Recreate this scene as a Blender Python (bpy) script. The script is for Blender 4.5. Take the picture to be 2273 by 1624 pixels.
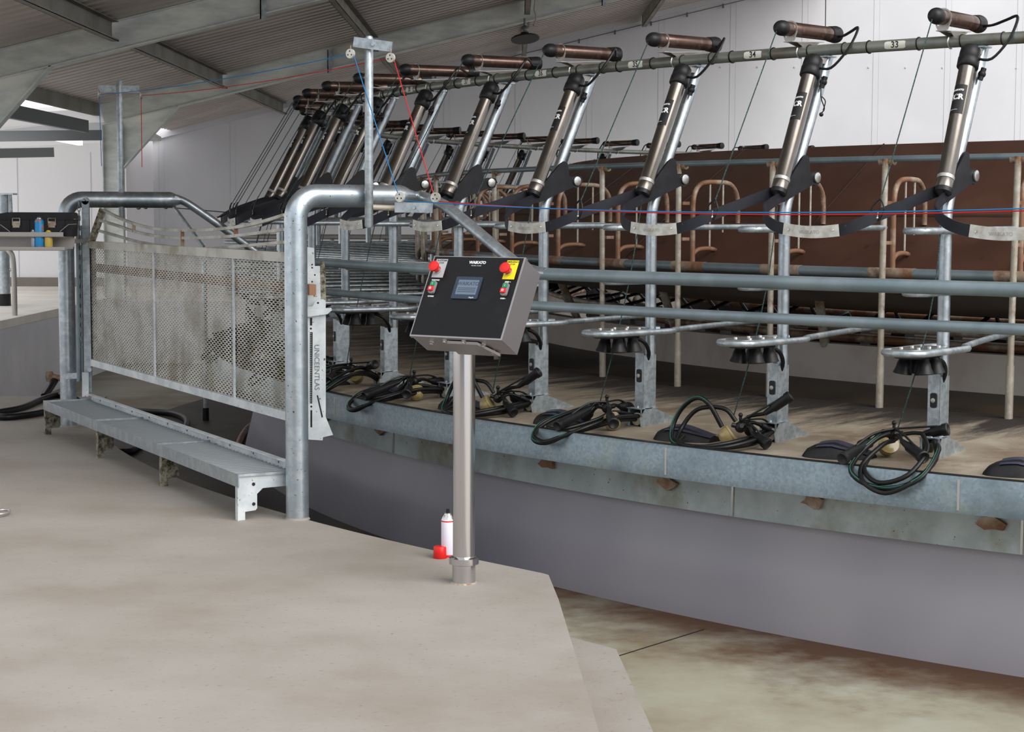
import bpy, math, random
from mathutils import Vector, Matrix
random.seed(7)
PI = math.pi
sc = bpy.context.scene
for o in list(bpy.data.objects): bpy.data.objects.remove(o)

# ------------------------------------------------------------------ camera
CAM_H, PITCH, ROLL, FPX = 1.69, 0.0841796, -0.0034802, 4049.73
cam_d = bpy.data.cameras.new('camera'); cam = bpy.data.objects.new('camera', cam_d); sc.collection.objects.link(cam)
cam_d.sensor_width = 36; cam_d.lens = 36 * FPX / 2273; cam_d.clip_end = 200
cr, sr, cp, sp = math.cos(ROLL), math.sin(ROLL), math.cos(PITCH), math.sin(PITCH)
_CR, _SR, _CP, _SP = cr, sr, cp, sp
_X, _U, _D = Vector((1, 0, 0)), Vector((0, sp, cp)), Vector((0, cp, -sp))
_r, _u = cr*_X - sr*_U, sr*_X + cr*_U
cam.matrix_world = Matrix(((_r.x, _u.x, -_D.x, 0), (_r.y, _u.y, -_D.y, 0), (_r.z, _u.z, -_D.z, CAM_H), (0, 0, 0, 1)))
sc.camera = cam

# ------------------------------------------------------------------ light
w = bpy.data.worlds.new('overcast_sky'); sc.world = w; w.use_nodes = True
nt = w.node_tree; bg = nt.nodes['Background']
tc = nt.nodes.new('ShaderNodeTexCoord'); sep = nt.nodes.new('ShaderNodeSeparateXYZ'); rmp = nt.nodes.new('ShaderNodeValToRGB')
nt.links.new(tc.outputs['Generated'], sep.inputs[0]); nt.links.new(sep.outputs['Z'], rmp.inputs[0]); nt.links.new(rmp.outputs[0], bg.inputs[0])
rmp.color_ramp.elements[0].position = 0.0; rmp.color_ramp.elements[0].color = (.92, .94, .98, 1)
rmp.color_ramp.elements[1].position = 0.9; rmp.color_ramp.elements[1].color = (1.0, 1.02, 1.06, 1)
bg.inputs[1].default_value = 0.88
sun_d = bpy.data.lights.new('hazy_sun', 'SUN'); sun_d.energy = 3.0; sun_d.angle = math.radians(55); sun_d.color = (1, .97, .93)
sun = bpy.data.objects.new('hazy_sun', sun_d); sc.collection.objects.link(sun); sun.rotation_mode = 'QUATERNION'; sun.rotation_quaternion = Vector((.55, -.55, .63)).to_track_quat('Z', 'Y')
sc.view_settings.view_transform = 'Standard'; sc.view_settings.look = 'None'; sc.view_settings.gamma = 1
sc.view_settings.exposure = 0.34

# ------------------------------------------------------------------ placing helpers
CX, CY = 9.53041, 17.89190            # platform centre
TH0 = -129.40577                      # bearing of the bail at the right of the picture
STEP = 4.5                            # 80 bails
DECK = 0.492

def ray(u, v):
    x2, u2 = (u-1136.5)/FPX, -(v-812)/FPX
    x, uu = x2*_CR+u2*_SR, -x2*_SR+u2*_CR
    return Vector((x, _CP+uu*_SP, -_SP+uu*_CP))
def at(u, v, Y):
    d = ray(u, v); return d*(Y/d.y)+Vector((0, 0, CAM_H))
def az(u, v, z):
    d = ray(u, v); return d*((z-CAM_H)/d.z)+Vector((0, 0, CAM_H))
def L(r, ph, z): a = math.radians(ph); return Vector((r*math.cos(a), r*math.sin(a), z))     # platform-centred, bail frame
def G(r, deg, z): a = math.radians(deg); return Vector((CX+r*math.cos(a), CY+r*math.sin(a), z))

# ------------------------------------------------------------------ mesh builder
class M:
    def __init__(s): s.v, s.f, s.sm, s.mi = [], [], [], []
    def add(s, vs, fs, smooth=False, mi=0):
        o = len(s.v); s.v += [tuple(v) for v in vs]
        for f in fs: s.f.append(tuple(i+o for i in f)); s.sm.append(smooth); s.mi.append(mi)
        return s
    def box(s, lo, hi, T=None, mi=0):
        (a, b, c), (d, e, f) = lo, hi
        vs = [Vector(p) for p in ((a,b,c),(d,b,c),(d,e,c),(a,e,c),(a,b,f),(d,b,f),(d,e,f),(a,e,f))]
        if T: vs = [T @ p for p in vs]
        return s.add(vs, [(0,3,2,1),(4,5,6,7),(0,1,5,4),(1,2,6,5),(2,3,7,6),(3,0,4,7)], mi=mi)
    def bar(s, p, q, w, h, up=(0,0,1), mi=0):
        p, q = Vector(p), Vector(q); d = (q-p).normalized(); u = Vector(up); x = d.cross(u).normalized(); u = x.cross(d)
        vs = [a+x*(i*w/2)+u*(j*h/2) for a in (p, q) for i, j in ((-1,-1),(1,-1),(1,1),(-1,1))]
        return s.add(vs, [(0,1,2,3),(7,6,5,4),(0,4,5,1),(1,5,6,2),(2,6,7,3),(3,7,4,0)], mi=mi)
    def sweep(s, pts, prof, closed=False, smooth=True, cap=True, up=None, mi=0, scale=None):
        pts = [Vector(p) for p in pts]; n = len(pts); m = len(prof); rings = []
        T = []
        for i in range(n):
            a = pts[(i-1) % n] if (closed or i) else pts[0]; b = pts[(i+1) % n] if (closed or i < n-1) else pts[-1]
            T.append((b-a).normalized())
        if up is None:
            ref = Vector((0,0,1)) if abs(T[0].z) < .9 else Vector((1,0,0))
            N = (ref-T[0]*ref.dot(T[0])).normalized()
        for i in range(n):
            if up is not None: N = (Vector(up)-T[i]*Vector(up).dot(T[i])).normalized()
            else:
                N = (N-T[i]*N.dot(T[i])).normalized()
            B = T[i].cross(N); k = scale[i] if scale else 1
            rings += [pts[i]+N*(q[1]*k)+B*(q[0]*k) for q in prof]
        fs = []
        for i in range(n if closed else n-1):
            j = (i+1) % n
            for a in range(m):
                b = (a+1) % m; fs.append((i*m+a, i*m+b, j*m+b, j*m+a))
        o = len(s.v); s.add(rings, fs, smooth, mi)
        if cap and not closed:
            s.add([], [])
            s.f.append(tuple(o+a for a in reversed(range(m)))); s.sm.append(False); s.mi.append(mi)
            s.f.append(tuple(o+(n-1)*m+a for a in range(m))); s.sm.append(False); s.mi.append(mi)
        return s
    def tube(s, pts, r, n=12, closed=False, cap=True, mi=0, scale=None):
        return s.sweep(pts, [(r*math.cos(2*PI*a/n), r*math.sin(2*PI*a/n)) for a in range(n)], closed, True, cap, mi=mi, scale=scale)
    def lathe(s, p, ax, prof, n=20, mi=0):
        """prof: (distance along axis, radius)"""
        p, ax = Vector(p), Vector(ax).normalized(); ref = Vector((0,0,1)) if abs(ax.z) < .9 else Vector((1,0,0))
        x = ref.cross(ax).normalized(); y = ax.cross(x); vs = []
        for d, r in prof: vs += [p+ax*d+(x*math.cos(2*PI*a/n)+y*math.sin(2*PI*a/n))*r for a in range(n)]
        fs = []
        for i in range(len(prof)-1):
            for a in range(n): b = (a+1) % n; fs.append((i*n+a, i*n+b, (i+1)*n+b, (i+1)*n+a))
        o = len(s.v); s.add(vs, fs, True, mi)
        s.f.append(tuple(o+a for a in reversed(range(n)))); s.sm.append(False); s.mi.append(mi)
        s.f.append(tuple(o+(len(prof)-1)*n+a for a in range(n))); s.sm.append(False); s.mi.append(mi)
        return s
    def prism(s, poly, d, mi=0):
        """poly: list of 3D points (planar), extruded by vector d"""
        d = Vector(d); n = len(poly); vs = [Vector(p) for p in poly]+[Vector(p)+d for p in poly]
        return s.add(vs, [tuple(range(n))[::-1], tuple(range(n, 2*n))]+[(i, (i+1) % n, n+(i+1) % n, n+i) for i in range(n)], mi=mi)
    def ring(s, prof, a0, a1, n, cx=0, cy=0, smooth=True, closed_prof=False, mi=0, caps=True):
        """revolve (r,z) profile about a vertical axis through cx,cy between bearings a0,a1"""
        m = len(prof); vs = []
        for i in range(n+1):
            a = math.radians(a0+(a1-a0)*i/n); vs += [(cx+r*math.cos(a), cy+r*math.sin(a), z) for r, z in prof]
        fs = []
        for i in range(n):
            for j in range(m if closed_prof else m-1): k = (j+1) % m; fs.append((i*m+j, (i+1)*m+j, (i+1)*m+k, i*m+k))
        o = len(s.v); s.add(vs, fs, smooth, mi)
        if closed_prof and caps and abs(a1-a0) < 359.9:
            s.f.append(tuple(o+j for j in range(m))); s.sm.append(False); s.mi.append(mi)
            s.f.append(tuple(o+n*m+j for j in reversed(range(m)))); s.sm.append(False); s.mi.append(mi)
        return s
    def ball(s, c, r, n=12, k=8, sz=1, mi=0):
        prof = [(r*sz*math.cos(PI*i/k)*-1, max(r*math.sin(PI*i/k), 1e-4)) for i in range(k+1)]
        return s.lathe(c, (0,0,1), prof, n, mi)
    def mesh(s, name, mats, off=None):
        me = bpy.data.meshes.new(name); vs = s.v
        if off is not None: vs = [(a-off[0], b-off[1], c-off[2]) for a, b, c in vs]
        me.from_pydata(vs, [], s.f); me.polygons.foreach_set('use_smooth', s.sm); me.polygons.foreach_set('material_index', s.mi)
        for mt in (mats if isinstance(mats, (list, tuple)) else [mats]): me.materials.append(mt)
        me.update(); 
        try: me.set_sharp_from_angle(angle=math.radians(50))
        except Exception: pass
        return me

def smooth(pts, n=6, closed=False):
    pts = [Vector(p) for p in pts]; N = len(pts); out = []
    for i in range(N if closed else N-1):
        g = (lambda j: pts[j % N]) if closed else (lambda j: pts[max(0, min(N-1, j))])
        a, b, c, d = g(i-1), g(i), g(i+1), g(i+2)
        for k in range(n):
            t = k/n; out.append(.5*((2*b)+(c-a)*t+(2*a-5*b+4*c-d)*t*t+(3*b-a-3*c+d)*t**3))
    if not closed: out.append(pts[-1])
    return out

def rrect(w, h, r, n=3):
    out = []
    for cx_, cy_, a0 in ((w/2-r, h/2-r, 0), (-w/2+r, h/2-r, 90), (-w/2+r, -h/2+r, 180), (w/2-r, -h/2+r, 270)):
        for i in range(n+1): a = math.radians(a0+90*i/n); out.append((cx_+r*math.cos(a), cy_+r*math.sin(a)))
    return out

# ------------------------------------------------------------------ object helpers
def tag(o, label=None, cat=None, group=None, kind=None):
    if label: o['label'] = label
    if cat: o['category'] = cat
    if group: o['group'] = group
    if kind: o['kind'] = kind
    return o
def obj(name, mb, mat, parent=None, base=(0,0,0)):
    """base: where the object's (or its thing's) origin lies in the coordinates the mesh was drawn in"""
    me = mb.mesh(name, mat, base); o = bpy.data.objects.new(name, me); sc.collection.objects.link(o)
    if parent: o.parent = parent
    else: o.location = base
    return o
def thing(name, base, label, cat, group=None):
    o = bpy.data.objects.new(name, None); o.empty_display_size = .1; sc.collection.objects.link(o); o.location = base
    return tag(o, label, cat, group)
def struct(name, mb, mat, parent=None):
    o = obj(name, mb, mat, parent)
    if not parent: o['kind'] = 'structure'
    return o
def copy_tree(o, parent=None):
    c = o.copy(); sc.collection.objects.link(c)
    if parent: c.parent = parent
    for ch in list(o.children): copy_tree(ch, c)
    return c
_font = {}
def text_into(mb, txt, T, size, depth=.0006, mi=0, bend=None, spacing=1.0, bold=0, align='CENTER'):
    """adds letter shapes to mb; T maps text plane (x right, y up, z out) to place; bend = cylinder radius to wrap x around"""
    cu = bpy.data.curves.new('t', 'FONT'); cu.body = txt; cu.size = size; cu.extrude = depth; cu.align_x = align; cu.align_y = 'CENTER'
    cu.space_character = spacing; cu.offset = bold; cu.resolution_u = 3
    t = bpy.data.objects.new('t', cu); sc.collection.objects.link(t); bpy.context.view_layer.update()
    me = t.evaluated_get(bpy.context.evaluated_depsgraph_get()).to_mesh()
    vs = []
    for v in me.vertices:
        p = v.co.copy()
        if bend: a = p.x/bend; p = Vector(((bend+p.z)*math.sin(a), p.y, (bend+p.z)*math.cos(a)-bend))
        vs.append(T @ p)
    mb.add(vs, [tuple(p.vertices) for p in me.polygons], False, mi)
    t.to_mesh_clear(); bpy.data.objects.remove(t); bpy.data.curves.remove(cu)
def frame(o, x, y, z):
    x, y, z = Vector(x).normalized(), Vector(y).normalized(), Vector(z).normalized()
    return Matrix(((x.x, y.x, z.x, o[0]), (x.y, y.y, z.y, o[1]), (x.z, y.z, z.z, o[2]), (0,0,0,1)))

# ------------------------------------------------------------------ materials
def lin(c): return tuple(((x/255)/12.92 if x/255 <= .04045 else ((x/255+.055)/1.055)**2.4) for x in c)
RADIAL = {}
def mat(name, col, rough=.5, metal=0., var=None, scale=8, detail=4, bump=0, bscale=None, stretch=None, ramp=(.35, .65), spots=None, alpha=None, emit=None, coat=0, voro=None, coords='Object', trans=0, spec=None):
    m = bpy.data.materials.new(name); m.use_nodes = True; N = m.node_tree.nodes; K = m.node_tree.links; b = N['Principled BSDF']
    c = lin(col); b.inputs['Base Color'].default_value = (*c, 1); b.inputs['Roughness'].default_value = rough; b.inputs['Metallic'].default_value = metal
    if coat: b.inputs['Coat Weight'].default_value = coat
    if spec is not None: b.inputs['Specular IOR Level'].default_value = spec
    if trans: b.inputs['Transmission Weight'].default_value = trans
    if emit: b.inputs['Emission Color'].default_value = (*lin(emit[0]), 1); b.inputs['Emission Strength'].default_value = emit[1]
    tc = N.new('ShaderNodeTexCoord'); mp = N.new('ShaderNodeMapping'); K.new(tc.outputs[coords], mp.inputs[0])
    if stretch: mp.inputs['Scale'].default_value = stretch
    src = None
    if var:
        cols = var if isinstance(var, list) else [var]
        prev = None
        for i, v in enumerate(cols):
            vc, sca = (v[0], v[1]) if isinstance(v[0], (tuple, list)) else (v, scale*(1 if i == 0 else .23))
            rr = v[2] if (isinstance(v[0], (tuple, list)) and len(v) > 2) else ramp
            if voro and i == 0:
                nz = N.new('ShaderNodeTexVoronoi'); nz.inputs['Scale'].default_value = voro; nz.feature = 'F1'
                sp_ = N.new('ShaderNodeSeparateColor'); K.new(mp.outputs[0], nz.inputs['Vector']); K.new(nz.outputs['Color'], sp_.inputs[0]); fo = sp_.outputs[0]
            else:
                nz = N.new('ShaderNodeTexNoise'); nz.inputs['Scale'].default_value = sca; nz.inputs['Detail'].default_value = detail; nz.inputs['Roughness'].default_value = .6
                K.new(mp.outputs[0], nz.inputs['Vector']); fo = nz.outputs['Fac']
            r = N.new('ShaderNodeMapRange'); r.inputs['From Min'].default_value = rr[0]; r.inputs['From Max'].default_value = rr[1]; K.new(fo, r.inputs['Value'])
            mx = N.new('ShaderNodeMix'); mx.data_type = 'RGBA'; K.new(r.outputs[0], mx.inputs['Factor'])
            if prev is None: mx.inputs['A'].default_value = (*c, 1)
            else: K.new(prev, mx.inputs['A'])
            mx.inputs['B'].default_value = (*lin(vc), 1); prev = mx.outputs['Result']
        K.new(prev, b.inputs['Base Color'])
    if bump:
        nz = N.new('ShaderNodeTexNoise'); nz.inputs['Scale'].default_value = bscale or scale*4; nz.inputs['Detail'].default_value = 3; K.new(mp.outputs[0], nz.inputs['Vector'])
        bp = N.new('ShaderNodeBump'); bp.inputs['Strength'].default_value = bump; bp.inputs['Distance'].default_value = .01; K.new(nz.outputs['Fac'], bp.inputs['Height']); K.new(bp.outputs[0], b.inputs['Normal'])
    return m

GALV = mat('galvanised_steel', (176,186,192), .42, .75, var=[((150,160,166), 30, (.4,.6)), ((205,212,216), 9, (.5,.75))], bump=.08, bscale=70)
GALV_PIPE = mat('galvanised_pipe', (171,179,184), .33, .85, var=[((190,200,208), 26, (.45,.62)), ((148,160,168), 5, (.5,.7))], bump=.06, bscale=60)
GALV_DULL = mat('weathered_galvanised_beam', (226,230,226), .6, .2, var=[((202,208,205), 3, (.4,.6)), ((238,240,232), 1.2, (.5,.7))], detail=8, stretch=(1,1,3))
GALV_SPANGLE = mat('spangled_zinc_sheet', (122,137,145), .42, .5, voro=70, var=[((140,155,163), 30, (.0,1.0)), ((104,118,124), 2.5, (.5,.7)), ((136,144,120), 1.6, (.58,.75))], detail=6)
SKIRTM = mat('dung_flecked_zinc_skirt', (158,168,170), .5, .4, var=[((176,186,188), 5, (.4,.6)), ((128,126,106), 1.7, (.52,.68)), ((70,62,46), 46, (.665,.70))], detail=7)
RAILM = mat('weathered_number_rail', (120,124,116), .42, .5, var=[((134,138,130), 5, (.4,.6)), ((104,92,76), 3, (.54,.68))], detail=5)
GALV_FLECK = mat('galvanised_steel_with_dried_dung_flecks', (190,198,202), .5, .4, var=[((215,220,222), 6, (.4,.6)), ((92,90,62), 55, (.66,.70)), ((62,58,44), 28, (.70,.74))], detail=3)
DUNG = mat('dung_splattered_steel', (150,146,132), .8, .1, var=[((58,52,42), 26, (.45,.6)), ((104,100,76), 60, (.5,.62))], detail=6)
MESHM = mat('dirty_perforated_sheet', (192,192,186), .6, .3, var=[((146,142,126), 3.5, (.45,.65)), ((120,108,86), 1.3, (.6,.8))], detail=6)
GREY_PIPE = mat('zinc_grey_rail_pipe', (128,142,148), .42, .45, var=[((112,126,132), 4, (.4,.6))])
INOX = mat('brushed_stainless_steel', (206,204,206), .15, 1.)
INOX_DARK = mat('stainless_enclosure', (158,154,156), .42, .85, bump=.03, bscale=90)
SHELF = mat('satin_stainless_shelf', (178,174,170), .45, .7)
BRONZE = mat('stained_steel_cylinder', (130,124,118), .28, .95, var=[((108,102,97), 7, (.4,.65)), ((146,141,136), 2, (.5,.7))], stretch=(1,1,.4))
BRONZE_T = mat('dusty_brown_cylinder', (112,92,84), .3, .85, var=[((78,58,50), 6, (.4,.65)), ((140,122,114), 14, (.55,.72))])
BLACK = mat('black_rubber', (18,18,20), .45, 0, spec=.35, var=[((30,30,32), 12, (.4,.7))], bump=.05)
BLACK_S = mat('black_hose', (13,14,15), .4, spec=.35)
PLAST = mat('black_plastic', (20,21,25), .45, 0, spec=.35, var=[((34,36,42), 9, (.45,.75))])
STRAP = mat('black_strap', (20,21,29), .5, 0, spec=.3, var=[((32,34,42), 5, (.4,.7)), ((70,70,68), 40, (.68,.76))])
PADM = mat('dark_blue_grey_rubber', (58,59,80), .42, 0, var=[((46,47,62), 5, (.4,.6))])
PLATE = mat('alloy_strap_plate', (176,174,164), .5, .5, var=[((206,206,200), 14, (.4,.6)), ((122,98,64), 9, (.64,.74))])
GREEN_L = mat('green_hose_stripe', (28,112,92), .5)
AMBER = mat('amber_claw_bowl', (140,124,80), .2, 0, var=[((168,152,108), 10, (.4,.7))], coat=.4)
WHITE_ST = mat('white_number_sticker', (214,214,204), .6)
INK = mat('black_ink', (16,16,18), .6)
WHITE_T = mat('white_print', (232,232,232), .6)
CONC = mat('smooth_concrete', (140,134,126), .8, 0, var=[((132,124,114), 2.2, (.4,.68)), ((148,143,137), .9, (.4,.65)), ((124,114,100), 38, (.60,.72)), ((84,74,62), 26, (.69,.74))], detail=8, bump=.12, bscale=90)
CONC_PIT = mat('stained_pit_concrete', (150,147,130), .6, 0, var=[((128,116,94), .9, (.44,.66)), ((158,158,145), 1.7, (.45,.7)), ((104,80,58), .55, (.56,.72))], detail=9, bump=.1, bscale=60)
CONC_DECK = mat('platform_deck_concrete', (140,130,114), .85, 0, var=[((118,104,86), 1.6, (.4,.65)), ((92,68,46), .8, (.52,.70)), ((158,150,134), 4, (.5,.75))], detail=9, bump=.25, bscale=160)
CONC_WET = mat('wet_dung_stained_concrete', (52,44,36), .5, 0, var=[((30,26,23), 2, (.4,.62)), ((70,58,42), 1.1, (.5,.7))], detail=9, bump=.15, bscale=60)
CONC_LIGHT = mat('pale_yard_concrete', (236,232,226), .8, 0, var=[((220,212,200), 1.2, (.4,.65))], detail=7)
CONC_RING = mat('cast_ring_wall', (176,168,160), .8, 0, var=[((160,150,142), 2.4, (.4,.65)), ((92,78,64), 24, (.70,.76))], detail=7)
LINER = mat('grey_plastic_wall_liner', (152,150,157), .32, 0, var=[((163,160,167), .8, (.35,.65)), ((138,136,146), .35, (.4,.6))], detail=3, bump=.05, bscale=2.5)
RETAIN = mat('grey_panel_lining', (222,222,228), .5, 0, var=[((210,210,216), 1, (.4,.6))])
PANEL = mat('white_insulated_panel', (214,215,219), .45, 0, var=[((206,207,211), .5, (.4,.6))])
PANEL_W = mat('lit_white_panel', (250,249,253), .5)  # paler copy of the wall panel; daylight on the left wall put into the colour
PANEL_G = mat('grey_added_wall', (120,122,124), .6)  # even grey for the added wall behind the camera
SEAM = mat('panel_seam', (198,199,206), .5)
SCREEN = mat('brown_stained_sheet', (76,48,36), .5, .1, var=[((64,39,29), 1.4, (.4,.62)), ((94,68,56), .8, (.5,.72)), ((40,24,18), 7, (.64,.74))], detail=8)
JOINTM = mat('dark_screen_joint', (58,38,30), .6)
TROUGH = mat('dull_trough_sheet', (108,102,96), .6, .3, var=[((92,82,74), 1.6, (.4,.65))], detail=6)
RUST = mat('rusty_stained_pipe', (132,96,72), .6, .2, var=[((168,156,140), 5, (.45,.62)), ((98,62,42), 9, (.5,.7))], detail=5)
RUST_P = mat('lime_stained_post', (168,160,146), .55, .35, var=[((128,98,70), 6, (.5,.66)), ((196,192,184), 16, (.5,.7))], detail=5)
ROOF = mat('zincalume_roof_sheet', (204,196,190), .42, .4, var=[((182,174,168), .7, (.4,.65))])
PURLIN = mat('galvanised_purlin', (140,138,130), .6, .3, var=[((122,118,108), 2, (.4,.6))])
PURLIN_D = mat('grey_painted_beam', (104,108,110), .6, .2)
RED = mat('red_plastic', (214,24,22), .4)
GREENP = mat('green_button', (20,128,84), .45)
GREYP = mat('grey_button_housing', (128,126,126), .5)
YELLOW = mat('yellow_label', (238,216,20), .6)
SILVERL = mat('silver_label', (170,170,172), .5)
PANELB = mat('black_console_face', (12,13,15), .42, 0, spec=.25, var=[((24,24,26), 9, (.55,.8))])
SCREENB = mat('dark_blue_touch_screen_bezel', (32,46,64), .35)
LCD = mat('switched_on_lcd', (84,98,116), .4, emit=((84,98,120), .25))
LCD_T = mat('lcd_print', (60,70,86), .5)
ROPE_B = mat('blue_rope', (0,112,172), .7); ROPE_R = mat('red_rope', (190,14,24), .7)
CORD = mat('green_flecked_cord', (26,32,34), .7, 0, var=[((34,84,80), 160, (.5,.55))])
CANW = mat('white_can_label', (226,222,236), .4); CANB = mat('blue_can_label', (20,142,206), .4, 0, var=[((206,112,42), 16, (.56,.58))]); CANG = mat('grey_can_body', (150,160,172), .35, .3)
ENTRY = mat('cream_hose_plate', (186,178,156), .6)
CANY = mat('yellow_can_label', (206,178,84), .5)
TUBELIGHT = mat('lit_diffuser', (245,244,238), .4, emit=((250,248,240), 1.2))
CHAINM = mat('dark_chain_steel', (120,124,124), .5, .6)
CHROME = mat('bright_bolt', (206,206,204), .25, .9)

SKYL = bpy.data.materials.new('translucent_roof_sheet'); SKYL.use_nodes = True
_n = SKYL.node_tree; _tr = _n.nodes.new('ShaderNodeBsdfTranslucent'); _tr.inputs[0].default_value = (.9,.9,.9,1); _mx = _n.nodes.new('ShaderNodeMixShader'); _mx.inputs[0].default_value = .4
_n.nodes['Principled BSDF'].inputs['Base Color'].default_value = (.7,.7,.7,1)
_n.links.new(_n.nodes['Principled BSDF'].outputs[0], _mx.inputs[1]); _n.links.new(_tr.outputs[0], _mx.inputs[2]); _n.links.new(_mx.outputs[0], _n.nodes['Material Output'].inputs[0])
# ================================================================== SETTING
def arc(r, a0, a1, n, z): return [G(r, a0+(a1-a0)*i/n, z) for i in range(n+1)]
EDGE_R = 13.3
a_corner = math.degrees(math.atan2(8.458-CY, .170-CX)); a_left = math.degrees(math.atan2(16.6-CY, (CX-math.sqrt(EDGE_R**2-(16.6-CY)**2))-CX))
a_left = a_left if a_left < 0 else a_left-360
poly = arc(EDGE_R, a_left, a_corner, 60, 0)
c0 = poly[-1]; poly = poly[:-1]+[c0+Vector((-.012,.006,0)), c0+Vector((.012,-.03,0)), Vector((.2078, 7.878, 0)), Vector((.2888, 5.835, 0)), Vector((.69, -3, 0)), Vector((-14, -3, 0)), Vector((-14, 16.6, 0))]
struct('floor', M().prism(poly, (0,0,-.62)), CONC)
led = [Vector(p) for p in ((.15,8.04,-.2),(.25,8.035,-.2),(.457,7.796,-.2),(.521,6.528,-.2),(1.0,-3,-.2),(.3,-3,-.2))]
struct('floor_ledge', M().prism(led, (0,0,-.4)), CONC)
struct('floor_pit', M().box((-7,-3,-.75),(26,34,-.43)), CONC_PIT)
m = M(); p, q = az(1375,1455,-.43), az(1562,1397,-.43); m.bar(p+Vector((-.6*(q-p).x,-.6*(q-p).y,0)), q, .008, .004)
struct('floor_joint', m, INK)
# wet dark band of the channel floor on the left, under the gate
struct('floor_channel', M().ring([(12.0,-.4285),(13.29,-.4285),(13.29,-.45),(12.0,-.45)], a_left-22, -141, 60, CX, CY, closed_prof=True), CONC_WET)

# raised cow yard, far left
struct('floor_yard', M().prism([(-14,16.9,.5),(-5.45,16.9,.5),(-5.45,25.4,.5),(-.6,25.4,.5),(1.5,27.4,.5),(1.5,33,.5),(-14,33,.5)], (0,0,-1.1)), CONC_LIGHT)
struct('wall_yard', M().box((-5.45,16.9,-.6),(-5.4,25.4,.44)).box((-5.45,25.35,-.6),(-.6,25.4,.44)), RETAIN)
struct('trim_1', M().box((-5.62,16.9,.44),(-5.385,25.5,.53)), CONC_LIGHT)

# far gable wall, with panel joints and screw heads
GY = 30.9
m = M().box((-6.2,GY,-.5),(32,GY+.15,9.5)); struct('wall_back', m, PANEL)
m = M(); x = -6.56+.6
while x < 12: m.box((x-.006,GY-.004,.5),(x+.006,GY,9)); m.box((x+.09,GY-.002,.5),(x+.094,GY,9)); x += 1.2
for i in range(16): m.lathe((1.0+i*.62, GY, 1.69+(467-148)/4050*GY), (0,-1,0), [(0,.016),(.012,.014)], 8)
struct('trim_2', m, SEAM)
struct('wall_left', M().box((-14,28.7,.5),(-6.05,28.85,5)).box((-6.19,28.851,.5),(-6.052,GY-.001,5)), PANEL_W)
m = M(); x = -13.5
while x < -6.1: m.box((x-.006,28.696,.6),(x+.006,28.7,2.6)); x += 1.15
struct('trim_3', m, SEAM)
struct('baseboard_left', M().box((-14,28.66,.5),(-6.06,28.7,.64)), CONC)

struct('wall_added_reflection', M().box((-14,-6.2,-.75),(.3,-6,3.6)), PANEL_G)  # unseen wall behind the camera, added to give the console pillar dark reflections
# roof: plane z = 3.50 + .245 (x + 3.85)
def RZ(x): return 3.50+.245*(x+3.85)
m = M(); x0, x1 = -5.75, 5.4; pts = []; y = 9.0; pit = .26
while y < GY:
    pts += [(y, .0), (y+.10, .0), (y+.125, .04), (y+.20, .04), (y+.225, .0)]; y += pit
vs = []; 
for yy, dz in pts: vs += [(x0, yy, RZ(x0)+dz), (x1, yy, RZ(x1)+dz)]
m.add(vs, [(2*i, 2*i+1, 2*i+3, 2*i+2) for i in range(len(pts)-1)])
vs = [(a, b, c+.05) for a, b, c in ((x0,9.0,RZ(x0)),(x1,9.0,RZ(x1)),(x1,GY,RZ(x1)),(x0,GY,RZ(x0)))]
m.add(vs, [(0,1,2,3)])
struct('ceiling', m, ROOF)
struct('ceiling_yard', M().prism([(-9,24.6,2.80),(-5.5,24.6,3.06),(-5.5,28.75,2.78),(-9,28.75,2.62)], (0,0,.06)), SKYL)
struct('trim_4', M().bar((-6.2,GY-.03,RZ(-6.2)+.02),(4.6,GY-.03,RZ(4.6)+.02),.06,.22), PANEL)
m = M(); z_ = lambda x: RZ(x)-.16
m.bar((-1.6,GY-.06,z_(-1.6)),(4.6,GY-.06,z_(4.6)),.012,.012)
for i in range(10): m.box((-1.3+i*.6-.015,GY-.08,z_(-1.3+i*.6)-.05),(-1.3+i*.6+.015,GY-.05,z_(-1.3+i*.6)+.02))
struct('trim_5', m, PURLIN_D)

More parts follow.
